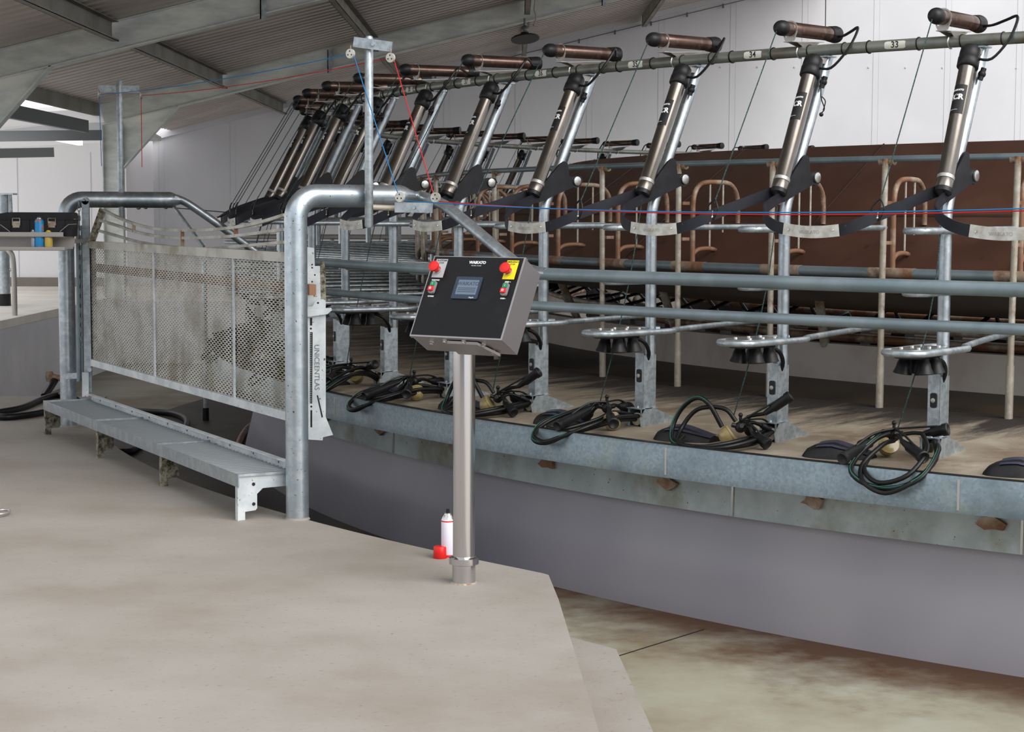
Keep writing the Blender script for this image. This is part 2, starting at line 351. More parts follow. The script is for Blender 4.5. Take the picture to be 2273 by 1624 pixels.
def ibeam(m, p, q, w, h, up):
    p, q, up = Vector(p), Vector(q), Vector(up)
    m.bar(p, q, .012, h, up); d = (q-p).normalized(); x = d.cross(up).normalized(); u = x.cross(d)
    for s in (-1, 1): m.bar(p+u*s*(h/2-.006), q+u*s*(h/2-.006), w, .012, up)
def portal(Y, label):
    t = thing('portal_frame', (-5.33, Y, 0.5), label, 'steel frame', 'galvanised portal frames of the shed')
    b = (-5.33, Y, .5); h = .28
    m = M(); xa, xb = -5.47, 5.3; ibeam(m, (xa,Y,RZ(xa)-h/2), (xb,Y,RZ(xb)-h/2), .14, h, (0,0,1)); r_ = obj('rafter', m, GALV_DULL, t, b)
    m = M(); ibeam(m, (-5.33,Y,.5), (-5.33,Y,RZ(-5.33)-h-.03), .14, .27, (1,0,0)); m.prism([(-5.465,Y-.004,RZ(-5.47)-h-.05),(-5.195,Y-.004,RZ(-5.47)-h-.05),(-5.195,Y-.004,RZ(-5.195)-h+.004),(-5.465,Y-.004,RZ(-5.465)-h+.004)], (0,.008,0)); obj('column', m, GALV_DULL, t, b)
    m = M(); A, B = Vector((-4.45, Y, RZ(-4.45)-h+.01)), Vector((-5.2, Y, 2.25))
    m.prism([A+Vector((0,-.004,0)), B+Vector((0,-.004,0)), Vector((-5.21,Y-.004,RZ(-5.2)-h+.005))], (0,.008,0)); m.bar(A, B, .14, .014, (1,0,1)); obj('haunch', m, GALV_DULL, t, b)
    for x in ((-2.4,) if Y < 20 else (-2.43, 1.2)):
        m = M(); m.box((x-.03,Y-.075,RZ(x)-h-.05),(x-.018,Y-.005,RZ(x)-.03)); m.box((x-.03,Y-.075,RZ(x)-h-.05),(x+.03,Y-.068,RZ(x)-.03))
        for dz in (.06, .2): m.lathe((x, Y-.075, RZ(x)-dz), (0,-1,0), [(0,.012),(.012,.012)], 6)
        obj('cleat', m, GALV, t, b)
    return t
portal(17.8, 'nearer galvanised roof frame crossing the top left corner')
portal(24.5, 'farther galvanised roof frame whose white column stands behind the gate')
places = {-3.85: 'nearest the eave', -1.85: 'second from the eave', .15: 'third from the eave', 2.15: 'fourth from the eave'}
for (ya, yb, bay) in ((9.2, 17.7, 'in the nearest roof bay'), (17.9, 24.4, 'in the middle roof bay'), (24.6, GY-.08, 'in the roof bay against the end wall')):
    for x, pl in places.items():
        if ya < 10 and x > -2: continue
        m = M(); zt = RZ(x)-.005; m.box((x-.003,ya,zt-.19),(x+.003,yb,zt)); m.box((x-.003,ya,zt-.19),(x+.07,yb,zt-.184)); m.box((x-.003,ya,zt-.006),(x+.07,yb,zt)); m.box((x+.066,ya,zt-.19),(x+.07,yb,zt-.17))
        tag(obj('roof_purlin', m, PURLIN, None, (x, ya, zt)), 'steel roof purlin %s, %s' % (bay, pl), 'purlin', 'purlins under the shed roof')
for (ya, yb, bay) in ((13.5, 17.7, 'before the nearer frame'), (17.9, 24.4, 'between the two frames')):
    for dx, dz, nm in ((-.1, 0, 'upper'), (-.25, -.22, 'lower')):
        x = -5.4+dx; zt = RZ(-5.4)-.02+dz; m = M().box((x-.05,ya,zt-.16),(x+.02,yb,zt)); 
        tag(obj('eave_beam', m, PURLIN if nm == 'upper' else PURLIN_D, None, (x, ya, zt)), '%s grey eave beam %s, left side' % (nm, bay), 'beam', 'eave beams')
m = M().bar((-9.5,26.2,2.52),(-5.5,26.2,2.93),.1,.16); tag(obj('yard_beam', m, PANEL, None, (-9.5,26.2,2.52)), 'pale beam under the yard ceiling, left of the column', 'beam')
for Y, z, nm in ((27.6, 2.56, 'farther'), (25.2, 2.72, 'nearer')):
    m = M().bar((-9.8,Y-1.0,z-.1),(-5.6 if Y < 26 else -6.9,Y,z),.09,.14); tag(obj('yard_beam', m, PURLIN_D, None, (-9.8,Y,z)), '%s dark beam crossing beneath the yard ceiling' % nm, 'beam')
# batten light over the yard
t = thing('batten_light', at(142,308,26.4), 'white batten light hanging under the yard ceiling', 'light')
b = at(142,308,26.4); p, q = at(106,303,26.0), at(178,317,26.9)
obj('housing', M().bar(p+Vector((0,0,.05)), q+Vector((0,0,.05)), .09, .03), PANEL, t, b); obj('diffuser', M().bar(p, q, .08, .07), TUBELIGHT, t, b)
# floodlight on the rafter above the platform
b = at(1165,78,24.4); t = thing('floodlight', b, 'small dark floodlight hanging below the farther rafter', 'light')
obj('bracket', M().tube([b+Vector((0,0,.22)), b+Vector((0,0,.06))], .018, 8).ball(b+Vector((0,0,.07)), .06), CHAINM, t, b)
obj('lamp_head', M().lathe(b, (.1,-.25,-1), [(-.04,.05),(0,.07),(.04,.19),(.06,.19)], 16), PLAST, t, b)
b2 = at(1188,45,24.3); tag(obj('dangling_cord', M().tube(smooth([at(1190,-12,24.3), at(1186,20,24.3), at(1190,38,24.3), at(1184,58,24.3)]), .01, 6), RUST_P, None, b2), 'frayed pale cord dangling from the farther rafter', 'cord')

# dung-darkened inner zone of the deck: a ragged stain round the platform plus smears running outward
def deck_stain(m):
    N = m.node_tree.nodes; K = m.node_tree.links; b = N['Principled BSDF']; src = b.inputs['Base Color'].links[0].from_socket
    tc = N.new('ShaderNodeTexCoord'); ln = N.new('ShaderNodeVectorMath'); ln.operation = 'LENGTH'; sep = N.new('ShaderNodeSeparateXYZ'); at2 = N.new('ShaderNodeMath'); at2.operation = 'ARCTAN2'
    K.new(tc.outputs['Object'], sep.inputs[0]); K.new(tc.outputs['Object'], ln.inputs[0]); K.new(sep.outputs['Y'], at2.inputs[0]); K.new(sep.outputs['X'], at2.inputs[1])
    cb = N.new('ShaderNodeCombineXYZ'); k1 = N.new('ShaderNodeMath'); k1.operation = 'MULTIPLY'; k1.inputs[1].default_value = 55; K.new(at2.outputs[0], k1.inputs[0]); K.new(k1.outputs[0], cb.inputs[0]); K.new(ln.outputs['Value'], cb.inputs[1])
    n1 = N.new('ShaderNodeTexNoise'); n1.inputs['Scale'].default_value = 1.1; n1.inputs['Detail'].default_value = 8; n1.inputs['Roughness'].default_value = .7; K.new(cb.outputs[0], n1.inputs['Vector'])
    a = N.new('ShaderNodeMath'); a.operation = 'MULTIPLY_ADD'; a.inputs[1].default_value = 2.6; K.new(n1.outputs['Fac'], a.inputs[0]); K.new(ln.outputs['Value'], a.inputs[2])
    r = N.new('ShaderNodeMapRange'); r.inputs['From Min'].default_value = 12.55; r.inputs['From Max'].default_value = 11.95; K.new(a.outputs[0], r.inputs['Value'])
    mx = N.new('ShaderNodeMix'); mx.data_type = 'RGBA'; K.new(r.outputs[0], mx.inputs['Factor']); K.new(src, mx.inputs['A']); mx.inputs['B'].default_value = (*lin((42,35,30)), 1)
    K.new(mx.outputs['Result'], b.inputs['Base Color'])
deck_stain(CONC_DECK)
# rust-brown water stain on the pit floor along the foot of the platform wall
def pit_stain(m):
    N = m.node_tree.nodes; K = m.node_tree.links; b = N['Principled BSDF']; src = b.inputs['Base Color'].links[0].from_socket
    tc = N.new('ShaderNodeTexCoord'); sb = N.new('ShaderNodeVectorMath'); sb.operation = 'SUBTRACT'; sb.inputs[1].default_value = (CX, CY, -.43); ln = N.new('ShaderNodeVectorMath'); ln.operation = 'LENGTH'
    K.new(tc.outputs['Object'], sb.inputs[0]); K.new(sb.outputs[0], ln.inputs[0])
    n1 = N.new('ShaderNodeTexNoise'); n1.inputs['Scale'].default_value = 1.8; n1.inputs['Detail'].default_value = 8; n1.inputs['Roughness'].default_value = .65; K.new(tc.outputs['Object'], n1.inputs['Vector'])
    a = N.new('ShaderNodeMath'); a.operation = 'MULTIPLY_ADD'; a.inputs[1].default_value = -2.2; K.new(n1.outputs['Fac'], a.inputs[0]); K.new(ln.outputs['Value'], a.inputs[2])
    r = N.new('ShaderNodeMapRange'); r.inputs['From Min'].default_value = 11.75; r.inputs['From Max'].default_value = 10.95; K.new(a.outputs[0], r.inputs['Value'])
    mx = N.new('ShaderNodeMix'); mx.data_type = 'RGBA'; K.new(r.outputs[0], mx.inputs['Factor']); K.new(src, mx.inputs['A']); mx.inputs['B'].default_value = (*lin((86,58,36)), 1)
    K.new(mx.outputs['Result'], b.inputs['Base Color'])
pit_stain(CONC_PIT)
# ================================================================== ROTARY PLATFORM (fixed ring parts)
PA0, PA1 = -360+70, -88      # bearings modelled: what the picture can see and a margin
plat = thing('milking_platform', (CX, CY, 0), 'round concrete milking platform with galvanised rim', 'platform')
PB = (CX, CY, 0)
def pring(name, prof, mt, n=220, a0=PA0, a1=PA1, closed=True, parent=plat, sm=True):
    return obj(name, M().ring(prof, a0, a1, n, CX, CY, sm, closed), mt, parent, PB)
deckz = lambda r: DECK+(12.3-r)*.04
pring('deck', [(12.28,DECK),(10.35,deckz(10.35)),(10.35,.36),(12.28,.36)], CONC_DECK, sm=False)
pring('inner_gutter', [(10.345,deckz(10.345)+.001),(9.66,.615),(9.66,.4),(10.345,.4)], CONC_WET, sm=False)
pring('rim', [(12.3,.503),(12.31,.497),(12.31,.36),(12.16,.352),(12.16,.34),(12.325,.345),(12.325,.50),(12.315,.512),(12.27,.512),(12.27,.503)], GALV_SPANGLE, sm=False)
pring('edge_seal', [(12.27,.513),(12.312,.513),(12.312,.5155),(12.27,.5155)], BLACK, sm=False)
pring('skirt', [(11.985,.35),(11.99,.127),(11.98,.127),(11.975,.35)], SKIRTM, sm=False)
for deg in (-122.1, -127.6, -135.2, -150.0):
    for r0, z0, r1, z1, dd in ((12.326,.36,12.326,.50,0),(11.995,.13,11.99,.34,.8)):
        p, q = G(r0, deg+dd, z0), G(r1, deg+dd, z1); obj('weld_seam', M().bar(p, q, .012, .006, (p-Vector((CX,CY,0)))), CHROME, plat, PB)
for k in range(14):
    deg = TH0-4.5*k+1.9; m = M(); random.seed(k)
    pts2 = []; n = 9
    for i in range(n):
        a = 2*PI*i/n; pts2.append(G(11.99, deg+(.30*math.cos(a)*(1+random.uniform(-.3,.3))), .262+.032*math.sin(a)*(1+random.uniform(-.4,.5))))
    m.prism(pts2, (G(1,deg,0)-Vector((CX,CY,0)))*.02); obj('rust_lump', m, RUST, plat, PB)
pring('ring_wall', [(9.66,.85),(9.56,.85),(9.56,.4),(9.66,.4)], CONC_RING)
pring('trough', [(10.32,1.345),(10.34,1.33),(10.30,1.29),(9.92,1.14),(8.9,1.02),(8.9,1.04),(9.9,1.16),(10.26,1.30),(10.30,1.335)], TROUGH)
pring('feed_screen', [(10.22,1.33),(9.72,1.68),(8.98,2.15),(8.96,2.15),(9.70,1.66),(10.19,1.31)], SCREEN, sm=False)
m = M()
for i in range(15):
    deg = TH0-2.0-9*i
    for (ra, za, da), (rb2, zb2, db) in (((10.225,1.335,0),(9.723,1.684,-.5)), ((9.723,1.684,-.5),(8.985,2.154,-1.2))): m.bar(G(ra,deg+da,za), G(rb2,deg+db,zb2), .010, .005, (0,0,1))
m.ring([(9.735,1.672),(9.728,1.685),(9.722,1.680)], PA0, PA1, 200, CX, CY, closed_prof=True)
obj('screen_joint', m, JOINTM, plat, PB)
# things seen below the trough: support legs, milk lines, dark hub
for i in range(44):
    deg = TH0-3+9*.5*2*i
    if deg > -88: continue
    obj('support_leg', M().tube([G(9.65,TH0-2.6-9*i,.84), G(9.85,TH0-1.9-9*i,1.15)], .03, 8), RUST_P, plat, PB)
for r_, z_, rad, mt in ((9.2,.93,.024,RUST_P),(9.0,.84,.03,RUST),(8.6,.98,.02,RUST),(8.3,.80,.035,TROUGH)):
    obj('milk_line', M().ring([(r_+rad*math.cos(a*PI/4), z_+rad*math.sin(a*PI/4)) for a in range(8)], PA0, PA1, 160, CX, CY, closed_prof=True), mt, plat, PB)
obj('hub_housing', M().ring([(7.9,.0),(7.9,1.0),(7.6,1.02),(7.6,.0)], PA0, PA1, 120, CX, CY, closed_prof=True), PLAST, plat, PB)
for i in range(26):
    deg = TH0+6-2.6*i; z = .72+.12*random.random()
    obj('milk_meter', M().box((-.05,-.06,-.12),(.05,.06,.14), Matrix.Translation(G(8.75,deg,z)) @ Matrix.Rotation(math.radians(deg),4,'Z')).tube([G(8.75,deg,z+.1), G(8.9,deg+.2,z+.25), G(9.2,deg+.3,.95)], .014, 6), PLAST, plat, PB)
# static liner of the pit under the platform
struct('wall_pit', M().ring([(11.9,.30),(11.9,.12),(11.96,-.1),(12.04,-.43),(12.02,-.5),(11.8,-.5),(11.8,.30)], PA0, PA1, 240, CX, CY, closed_prof=True), LINER)

# ring rails on the platform
def torus(r, z, rad, n=260, a0=PA0, a1=PA1, k=10): return M().ring([(r+rad*math.cos(a*2*PI/k), z+rad*math.sin(a*2*PI/k)) for a in range(k)], a0, a1, n, CX, CY, closed_prof=True)
RAIL_R, RAIL_Z = 11.36, 2.545
rail = thing('number_rail', PB, 'curved galvanised rail carrying the bail number stickers', 'rail')
obj('rail_pipe', torus(RAIL_R, RAIL_Z, .030, k=14), RAILM, rail, PB)
for k in range(0, 31):
    deg = TH0-4.5*k
    if k <= 8:
        d2 = deg-2.36; T = frame(G(RAIL_R+.0306, d2, RAIL_Z), G(1,d2+90,0)-G(0,0,0), (0,0,1), G(1,d2,0)-G(0,0,0))
        m = M(); n = 8; hw = .060
        vs = []; 
        for i in range(n+1):
            a = math.radians(-38+76*i/n)
            for s in (-1, 1):
                ww = hw-(.012 if i in (0, n) else 0); vs.append(G(RAIL_R+.0311*math.cos(a), d2+math.degrees(s*ww/RAIL_R), RAIL_Z+.0311*math.sin(a)))
        m.add(vs, [(2*i, 2*i+1, 2*i+3, 2*i+2) for i in range(n)], True)
        st = obj('number_sticker', m, WHITE_ST, rail, PB)
        m = M(); text_into(m, str(33+k), T, .046, .0004, bold=.0006); 
        o = obj('number', m, INK, st, PB)
        for v in o.data.vertices: # wrap to the pipe
            pass
    for dp in (-3.2, -1.75, -.55, .55, -.9+2.2):
        if k > 12: break
        d = deg+dp; obj('cable_tie', M().sweep([G(RAIL_R+.0315*math.cos(a*PI/8), d, RAIL_Z+.0315*math.sin(a*PI/8)) for a in range(16)], [(-.004,-.0015),(.004,-.0015),(.004,.0015),(-.004,.0015)], closed=True, up=G(1,d+90,0)-G(0,0,0)), BLACK_S, rail, PB)
inner = tag(obj('inner_rail', torus(10.45, 2.0, .019), GREY_PIPE, None, PB), 'thin galvanised ring rail atop the inner posts', 'rail')
lip = tag(obj('trough_rail', torus(10.36, 1.345, .03, 300), GREY_PIPE, None, PB), 'rusty tubular rail along the feed trough lip', 'rail')
# rust collars where the trough rail meets each inner post belong to it
for k in range(0, 31):
    d = TH0-4.5*k-1.2; obj('rust_collar', M().ring([(10.36+.032*math.cos(a*PI/5), 1.345+.032*math.sin(a*PI/5)) for a in range(10)], d-.8, d+.9, 8, CX, CY, closed_prof=True), RUST, lip, PB)

# ================================================================== ONE BAIL OF EACH KIND (drawn in the platform-centred bail frame)
def ordinal(n):
    W = ['first','second','third','fourth','fifth','sixth','seventh','eighth','ninth','tenth','eleventh','twelfth','thirteenth','fourteenth','fifteenth','sixteenth','seventeenth','eighteenth','nineteenth','twentieth']
    T = {20:'twenty',30:'thirty'}
    if n <= 20: return W[n-1]
    return T[n//10*10]+('-'+W[n%10-1] if n % 10 else 'ieth')
def where(k):
    """how to find bail k in the picture"""
    if k == 0: return 'rightmost, right of number 33'
    if k <= 5: return '%s from the right, beside number %d' % (ordinal(k+1), 33+k-1)
    return '%s from the right' % ordinal(k+1)

class Kit:
    """parts of one kind of thing in the bail frame; base gives the thing's own origin"""
    def __init__(s, name, base, cat, group): s.name, s.base, s.cat, s.group, s.parts, s.root = name, base, cat, group, [], None
    def part(s, name, mb, mt, label=None):
        me = mb.mesh(name, mt, s.base); s.parts.append((name, me, label, None)); return len(s.parts)-1
    def sub(s, pi, name, mb, mt, label=None):
        me = mb.mesh(name, mt, s.base); s.parts.append((name, me, label, pi))
    def put(s, k, label, skip=(), dph=0):
        a = math.radians(TH0-STEP*k+dph)
        if s.root is None or skip:
            root = bpy.data.objects.new(s.name, None); root.empty_display_size = .1; sc.collection.objects.link(root); made = []
            for nm, me, lb, pi in s.parts:
                o = bpy.data.objects.new(nm, me)
                made.append(o)
                if nm in skip: continue
                sc.collection.objects.link(o); o.parent = made[pi] if pi is not None else root
                if lb: o['label'] = lb
            if not skip: s.root = root
        else: root = copy_tree(s.root)
        bx, by, bz = s.base; root.location = (CX+bx*math.cos(a)-by*math.sin(a), CY+bx*math.sin(a)+by*math.cos(a), bz); root.rotation_euler = (0,0,a)
        return tag(root, label, s.cat, s.group)

# ---- outer post
POST = Kit('bail_post', L(11.716,0,deckz(11.72)), 'post', 'outer posts of the bails')
P0, P1, P2 = L(11.716,0,DECK+.02), L(11.716,0,1.60), L(11.345,-.03,2.505)
pts = [P0, L(11.716,0,1.2), P1]+smooth([P1, L(11.712,0,1.70), L(11.685,0,1.79), L(11.60,-.01,1.965)], 4)[1:]+[P2]
pts = [P0, L(11.716,0,1.2), L(11.716,0,1.66), L(11.710,0,1.71), L(11.697,0,1.75), L(11.60,-.01,1.965), P2]
POST.part('upright', M().tube(pts, .0305, 14), GALV_PIPE)
m = M(); m.bar(L(11.40,-.02,2.40), L(11.33,-.03,2.545), .05, .012, (1,0,.4)); m.box((11.315,-.03,2.505),(11.40,.03,2.513)); POST.part('top_bracket', m, GALV)
T = Matrix.Rotation(math.radians(0), 4, 'Z')
m = M(); m.box((11.70,-.032,.60),(11.80,-.028,.905)); m.box((11.70,.026,.60),(11.80,.030,.905)); m.box((11.797,-.032,.60),(11.801,.030,.915)); m.box((11.71,-.028,.885),(11.797,.026,.893))
i_ = POST.part('cable_cover', m, GALV)
m = M().prism([(11.801, x, .79+y) for x, y in rrect(.034,.072,.010)], (.006,0,0)); POST.sub(i_, 'push_button', m, PLAST, 'black push button plate')
POST.sub(len(POST.parts)-2, 'button_cap', M().lathe((11.807,0,.79), (1,0,0), [(0,.012),(.003,.012),(.005,.009)], 14), SHELF) if False else None
m = M().lathe((11.807,-.001,.79), (1,0,0), [(0,.0115),(.003,.0115),(.0045,.008)], 14); POST.sub(i_, 'button_cap', m, SHELF, 'round grey button')
m = M()
for s in (-.055, .045):
    m.prism([(11.83,s,DECK),(11.845,s,.555),(11.80,s,.612),(11.745,s,.612),(11.50,s*.6,deckz(11.5))], (0,.004,0))
m.prism([(11.845,-.055,.612),(11.83,-.055,.612),(11.70,-.055,.612),(11.70,.049,.612),(11.845,.049,.612)], (0,0,-.004))
m.prism([(11.745,-.055,.612),(11.745,.049,.612),(11.50,.031,deckz(11.5)),(11.50,-.033,deckz(11.5))], (0,0,.003))
m.box((11.828,-.055,DECK),(11.832,.049,.512)); m.box((11.828,-.055,DECK),(11.832,-.040,.612)); m.box((11.828,.04,DECK),(11.832,.049,.612))
i_ = POST.part('foot_bracket', m, GALV)
POST.sub(i_, 'hose_entry', M().lathe((11.815,.005,.55), (1,0,.1), [(0,.036),(.010,.036),(.014,.030),(.0145,.012)], 18), ENTRY)
POST.sub(i_, 'bolt', M().lathe((11.80,-.01,.612), (0,0,1), [(0,.010),(.010,.010)], 6), CHROME)

# ---- side rails and inner post = bail divider
DIV = Kit('bail_divider', L(10.43,-1.2,deckz(10.43)), 'divider', 'bail dividers')
i0 = DIV.part('inner_post', M().tube([L(10.43,-1.26,.55), L(10.45,-1.18,1.3), L(10.47,-1.07,2.0)], .0185, 10), RUST_P)
DIV.sub(i0, 'sleeve', M().tube([L(10.43,-1.26,.55), L(10.435,-1.24,.86)], .0225, 12), RUST_P)
DIV.sub(i0, 'rail_clamp', M().tube([L(10.45,-1.35,1.985), L(10.45,-.8,1.985)], .022, 8), RUST_P)
def racket(rt, hw, z, r_in, z_in, ph_in, tube_r, rc):
    """hairpin: inner post -> round the outer post and back"""
    c = rt-hw
    pts = [L(r_in,ph_in,z_in), L(11.0,-.55,z_in+(z-z_in)*.5), L(rc-.06,.1,z)]
    loop = [Vector((rc+.03, hw*.75, z)), Vector((rc+.12, hw, z)), Vector((c, hw, z))]+[Vector((c+hw*math.sin(a), hw*math.cos(a), z)) for a in (PI/6, PI/3, PI/2, 2*PI/3, 5*PI/6)]+[Vector((c,-hw,z)), Vector((rc+.10,-hw,z)), Vector((rc,-hw*.55,z))]
    return M().tube(smooth(pts+loop, 3), tube_r, 8)
DIV.part('upper_side_rail', racket(12.05,.055,1.607,10.44,1.607,-1.15,.0165,11.63), GALV)
DIV.part('middle_side_rail', racket(12.05,.055,1.314,10.44,1.25,-1.2,.0165,11.63), GALV)
DIV.part('lower_side_rail', racket(12.185,.105,1.037,10.44,1.042,-1.2,.0165,11.58), GALV)
# tray with jetters
TRAY = Kit('jetter_tray', L(11.95,0,1.03), 'tray', 'jetter trays under the side rails')
def stadium(r0, r1, hw, z, n=8):
    c0_, c1_ = r0+hw, r1-hw
    return [Vector((c1_+hw*math.sin(a), hw*math.cos(a), z)) for a in [PI*i/n for i in range(n+1)]]+[Vector((c0_-hw*math.sin(a), -hw*math.cos(a), z)) for a in [PI*i/n for i in range(n+1)]]
m = M().prism(stadium(11.78,12.15,.085,1.048), (0,0,.006)); ti = TRAY.part('plate', m, CHROME)
for r_ in (11.85, 11.95, 12.06):
    for s in (-.045, .045): TRAY.sub(ti, 'stud', M().lathe((r_,s,1.054), (0,0,1), [(0,.009),(.008,.009)], 6), CHROME)
m = M().prism(stadium(11.83,12.13,.075,1.010), (0,0,.010)); TRAY.part('rubber_seal', m, BLACK)
for r_, s in ((11.91,-.045),(11.91,.05),(12.02,-.045),(12.02,.05)):
    TRAY.part('jetter_cup', M().lathe((r_,s,1.010), (.10*(r_-11.965)/.05*.6,.12*(1 if s > 0 else -1),-1), [(0,.026),(.022,.029),(.024,.032),(.050,.036),(.052,.037),(.078,.046),(.080,.043)], 16), BLACK)
TRAY.part('wash_hose', M().tube(smooth([L(11.88,.1,1.01), L(11.82,.25,.98), L(11.77,.2,.92), L(11.755,.05,.86)]), .011, 8), BLACK_S)

# ---- head gate (rounded hoop standing over the trough)
HEAD = Kit('head_gate', L(10.36,-1.5,1.37), 'gate', 'rounded head gates over the feed trough')
A, B = L(10.30,-1.35,0), L(9.81,-1.97,0)
def hp(s, z): p = A+(B-A)*s; return Vector((p.x,p.y,z))
HEAD.part('hoop', M().tube(smooth([hp(0,1.36), hp(0,1.55), hp(0,1.74), hp(.05,1.83), hp(.2,1.88), hp(.5,1.89), hp(.8,1.88), hp(.96,1.82), hp(1,1.74), hp(1,1.62)], 3), .0165, 8), RUST)
for s, zb in ((.37,1.47),(.66,1.56)): HEAD.part('bar', M().tube([hp(s,zb), hp(s,1.885)], .0065, 6), RUST_P)
HEAD.part('hook', M().tube(smooth([hp(0,1.42), hp(.12,1.45), hp(.35,1.455), hp(.52,1.44), hp(.66,1.38)], 3), .015, 8), RUST)
for z in (1.52, 1.75): HEAD.part('hinge', M().box((-.03,-.012,-.01),(.03,.012,.01), Matrix.Translation(L(10.385,-1.25,z))), RUST)

# ---- inclined cylinder
CYL = Kit('cluster_remover', L(11.44,-.08,2.50), 'cylinder', 'inclined cluster removers')
A, B = L(11.475,-.06,2.46), L(11.82,.16,1.795); ax = (B-A).normalized(); LN = (B-A).length
out = Vector((0,1,0)).cross(ax); out = out if out.x > 0 else -out; out.normalize(); tan = ax.cross(out).normalized()
i0 = CYL.part('tube', M().lathe(A, ax, [(.04,.0405),(LN-.06,.0405),(LN-.058,.042),(LN-.012,.042)], 24), BRONZE)
CYL.sub(i0, 'end_band', M().lathe(A, ax, [(LN-.080,.0424),(LN-.062,.0424)], 24), SHELF)
CYL.part('end_cap', M().lathe(A, ax, [(LN-.014,.043),(LN+.008,.042),(LN+.012,.030),(LN+.014,.010)], 20), BLACK)
CYL.part('top_cap', M().lathe(A, ax, [(-.05,.02),(-.048,.036),(-.035,.048),(-.005,.051),(.02,.051),(.022,.053),(.066,.053),(.072,.046)], 24), BLACK)
m = M(); d0, d1, r_ = .185, .345, .0411; n = 14; vs = []
cen = out*math.cos(.30)+Vector((0,-1,0))*math.sin(.30) if False else out
def wrap(d, a, r=.0411, dv=0.): return A+ax*d+(out*math.cos(a)+(-tan if tan.y > 0 else tan)*math.sin(a))*r
# a > 0 turns towards the decreasing bearing (left in the picture)
for i in range(n+1):
    a = -.75+1.9*i/n-.2
    vs += [wrap(d0,a), wrap(d1,a)]
m.add(vs, [(2*i,2*i+1,2*i+3,2*i+2) for i in range(n)], True); il = CYL.sub(i0, 'label_patch', m, INK, 'black wrap-round label')
def cyl_text(mb, txt, d, size, a0, bold=0.):
    side = -(-tan if tan.y > 0 else tan)
    o_dir = (out*math.cos(a0)-side*math.sin(a0)).normalized(); x_dir = (side*math.cos(a0)+out*math.sin(a0)).normalized()
    T = frame(A+ax*d+o_dir*.0417, x_dir, -ax, o_dir); text_into(mb, txt, T, size, .0002, bend=.0417, bold=bold)
m = M(); cyl_text(m, 'ECR', .255, .040, .22, .0016); cyl_text(m, 'WAIKATO', .216, .013, .15, .0006); cyl_text(m, 'MILKING SYSTEMS', .325, .005, .25); CYL.sub(i0, 'label_print', m, WHITE_T, 'white lettering')
K1 = L(11.475,-.06,2.37)+Vector((0,.045,0)); 
CYL.part('knuckle', M().ball(K1+Vector((-.02,.012,0)), .020, 10, 6).lathe(K1+Vector((-.02,.012,.0)), (-.3,.2,1), [(-.03,.014),(.03,.014)], 10), BLACK)
CYL.part('air_hose', M().tube(smooth([A+ax*.02+Vector((0,.045,0)), L(11.47,.50,2.44), L(11.42,.78,2.52), L(11.36,.85,2.60), L(11.31,.78,2.655), L(11.22,.3,2.65), L(11.12,-.3,2.64), L(11.0,-.92,2.65)], 4), .0075, 6), BLACK_S)
CYL.part('hanger', M().box((11.33,-.012,2.47),(11.45,.012,2.50)).lathe(L(11.44,-.05,2.44), (0,0,1), [(0,.012),(.05,.012)], 8), SHELF)
CYL.part('cluster_cord', M().tube(smooth([B, L(11.93,.3,1.40), L(12.0,.15,1.05), L(12.03,-.25,.72), L(12.02,-.40,.655)], 4), .0032, 5), CORD)

# ---- horizontal cylinder
HOR = Kit('strap_retractor', L(11.36,-.86,2.60), 'cylinder', 'horizontal strap retractors')
A2, B2 = L(11.57,-.77,2.655), L(11.00,-1.0,2.662); ax2 = (B2-A2).normalized(); L2 = (B2-A2).length
HOR.part('barrel', M().lathe(A2, ax2, [(.03,.038),(.085,.038),(.086,.0365),(.088,.038),(L2-.06,.038)], 24), BRONZE_T)
HOR.part('nose_cap', M().lathe(A2, ax2, [(-.030,.006),(-.028,.018),(-.018,.030),(-.002,.038),(.014,.041),(.034,.041)], 24), BLACK)
m = M().lathe(A2, ax2, [(L2-.075,.041),(L2-.03,.045),(L2-.010,.047),(L2+.008,.045),(L2+.012,.02)], 24)
HOR.part('rear_cap', m, BLACK)
t_ = Vector((0,0,1)).cross(ax2).normalized()
m = M()
for dd in (.10,): m.sweep([A2+ax2*dd+(t_*math.cos(a)+Vector((0,0,1))*math.sin(a))*.0395 for a in [2*PI*i/20 for i in range(20)]], [(-.006,-.0012),(.006,-.0012),(.006,.0012),(-.006,.0012)], closed=True, up=ax2)
m.prism([A2+ax2*.093+t_*x+Vector((0,0,z)) for x, z in ((-.045,-.012),(-.03,-.040),(0,-.046),(.03,-.040),(.045,-.012),(.03,-.052),(.022,-.066),(-.022,-.066),(-.03,-.052))], ax2*.012)
HOR.part('saddle', m, SHELF, 'pale saddle clamp')
zb = RAIL_Z+.036
m = M().prism([A2+ax2*.08+Vector((0,0,-.068))-t_*.028, A2+ax2*.14+Vector((0,0,-.068))-t_*.030, A2+ax2*.42+Vector((0,0,-.052))-t_*.02, A2+ax2*.42+Vector((0,0,-.052))+t_*.02, A2+ax2*.14+Vector((0,0,-.068))+t_*.030, A2+ax2*.08+Vector((0,0,-.068))+t_*.028], (0,0,.004))
m.prism([A2+ax2*.12+Vector((0,0,-.066))+t_*.03, A2+ax2*.36+Vector((0,0,-.060))+t_*.025, A2+ax2*.27+Vector((0,0,-.105))+t_*.008], t_*-.003)
m.prism([A2+ax2*.12+Vector((0,0,-.066))-t_*.03, A2+ax2*.36+Vector((0,0,-.060))-t_*.025, A2+ax2*.27+Vector((0,0,-.105))-t_*.008], t_*.003)
HOR.part('mounting_wedge', m, SHELF)
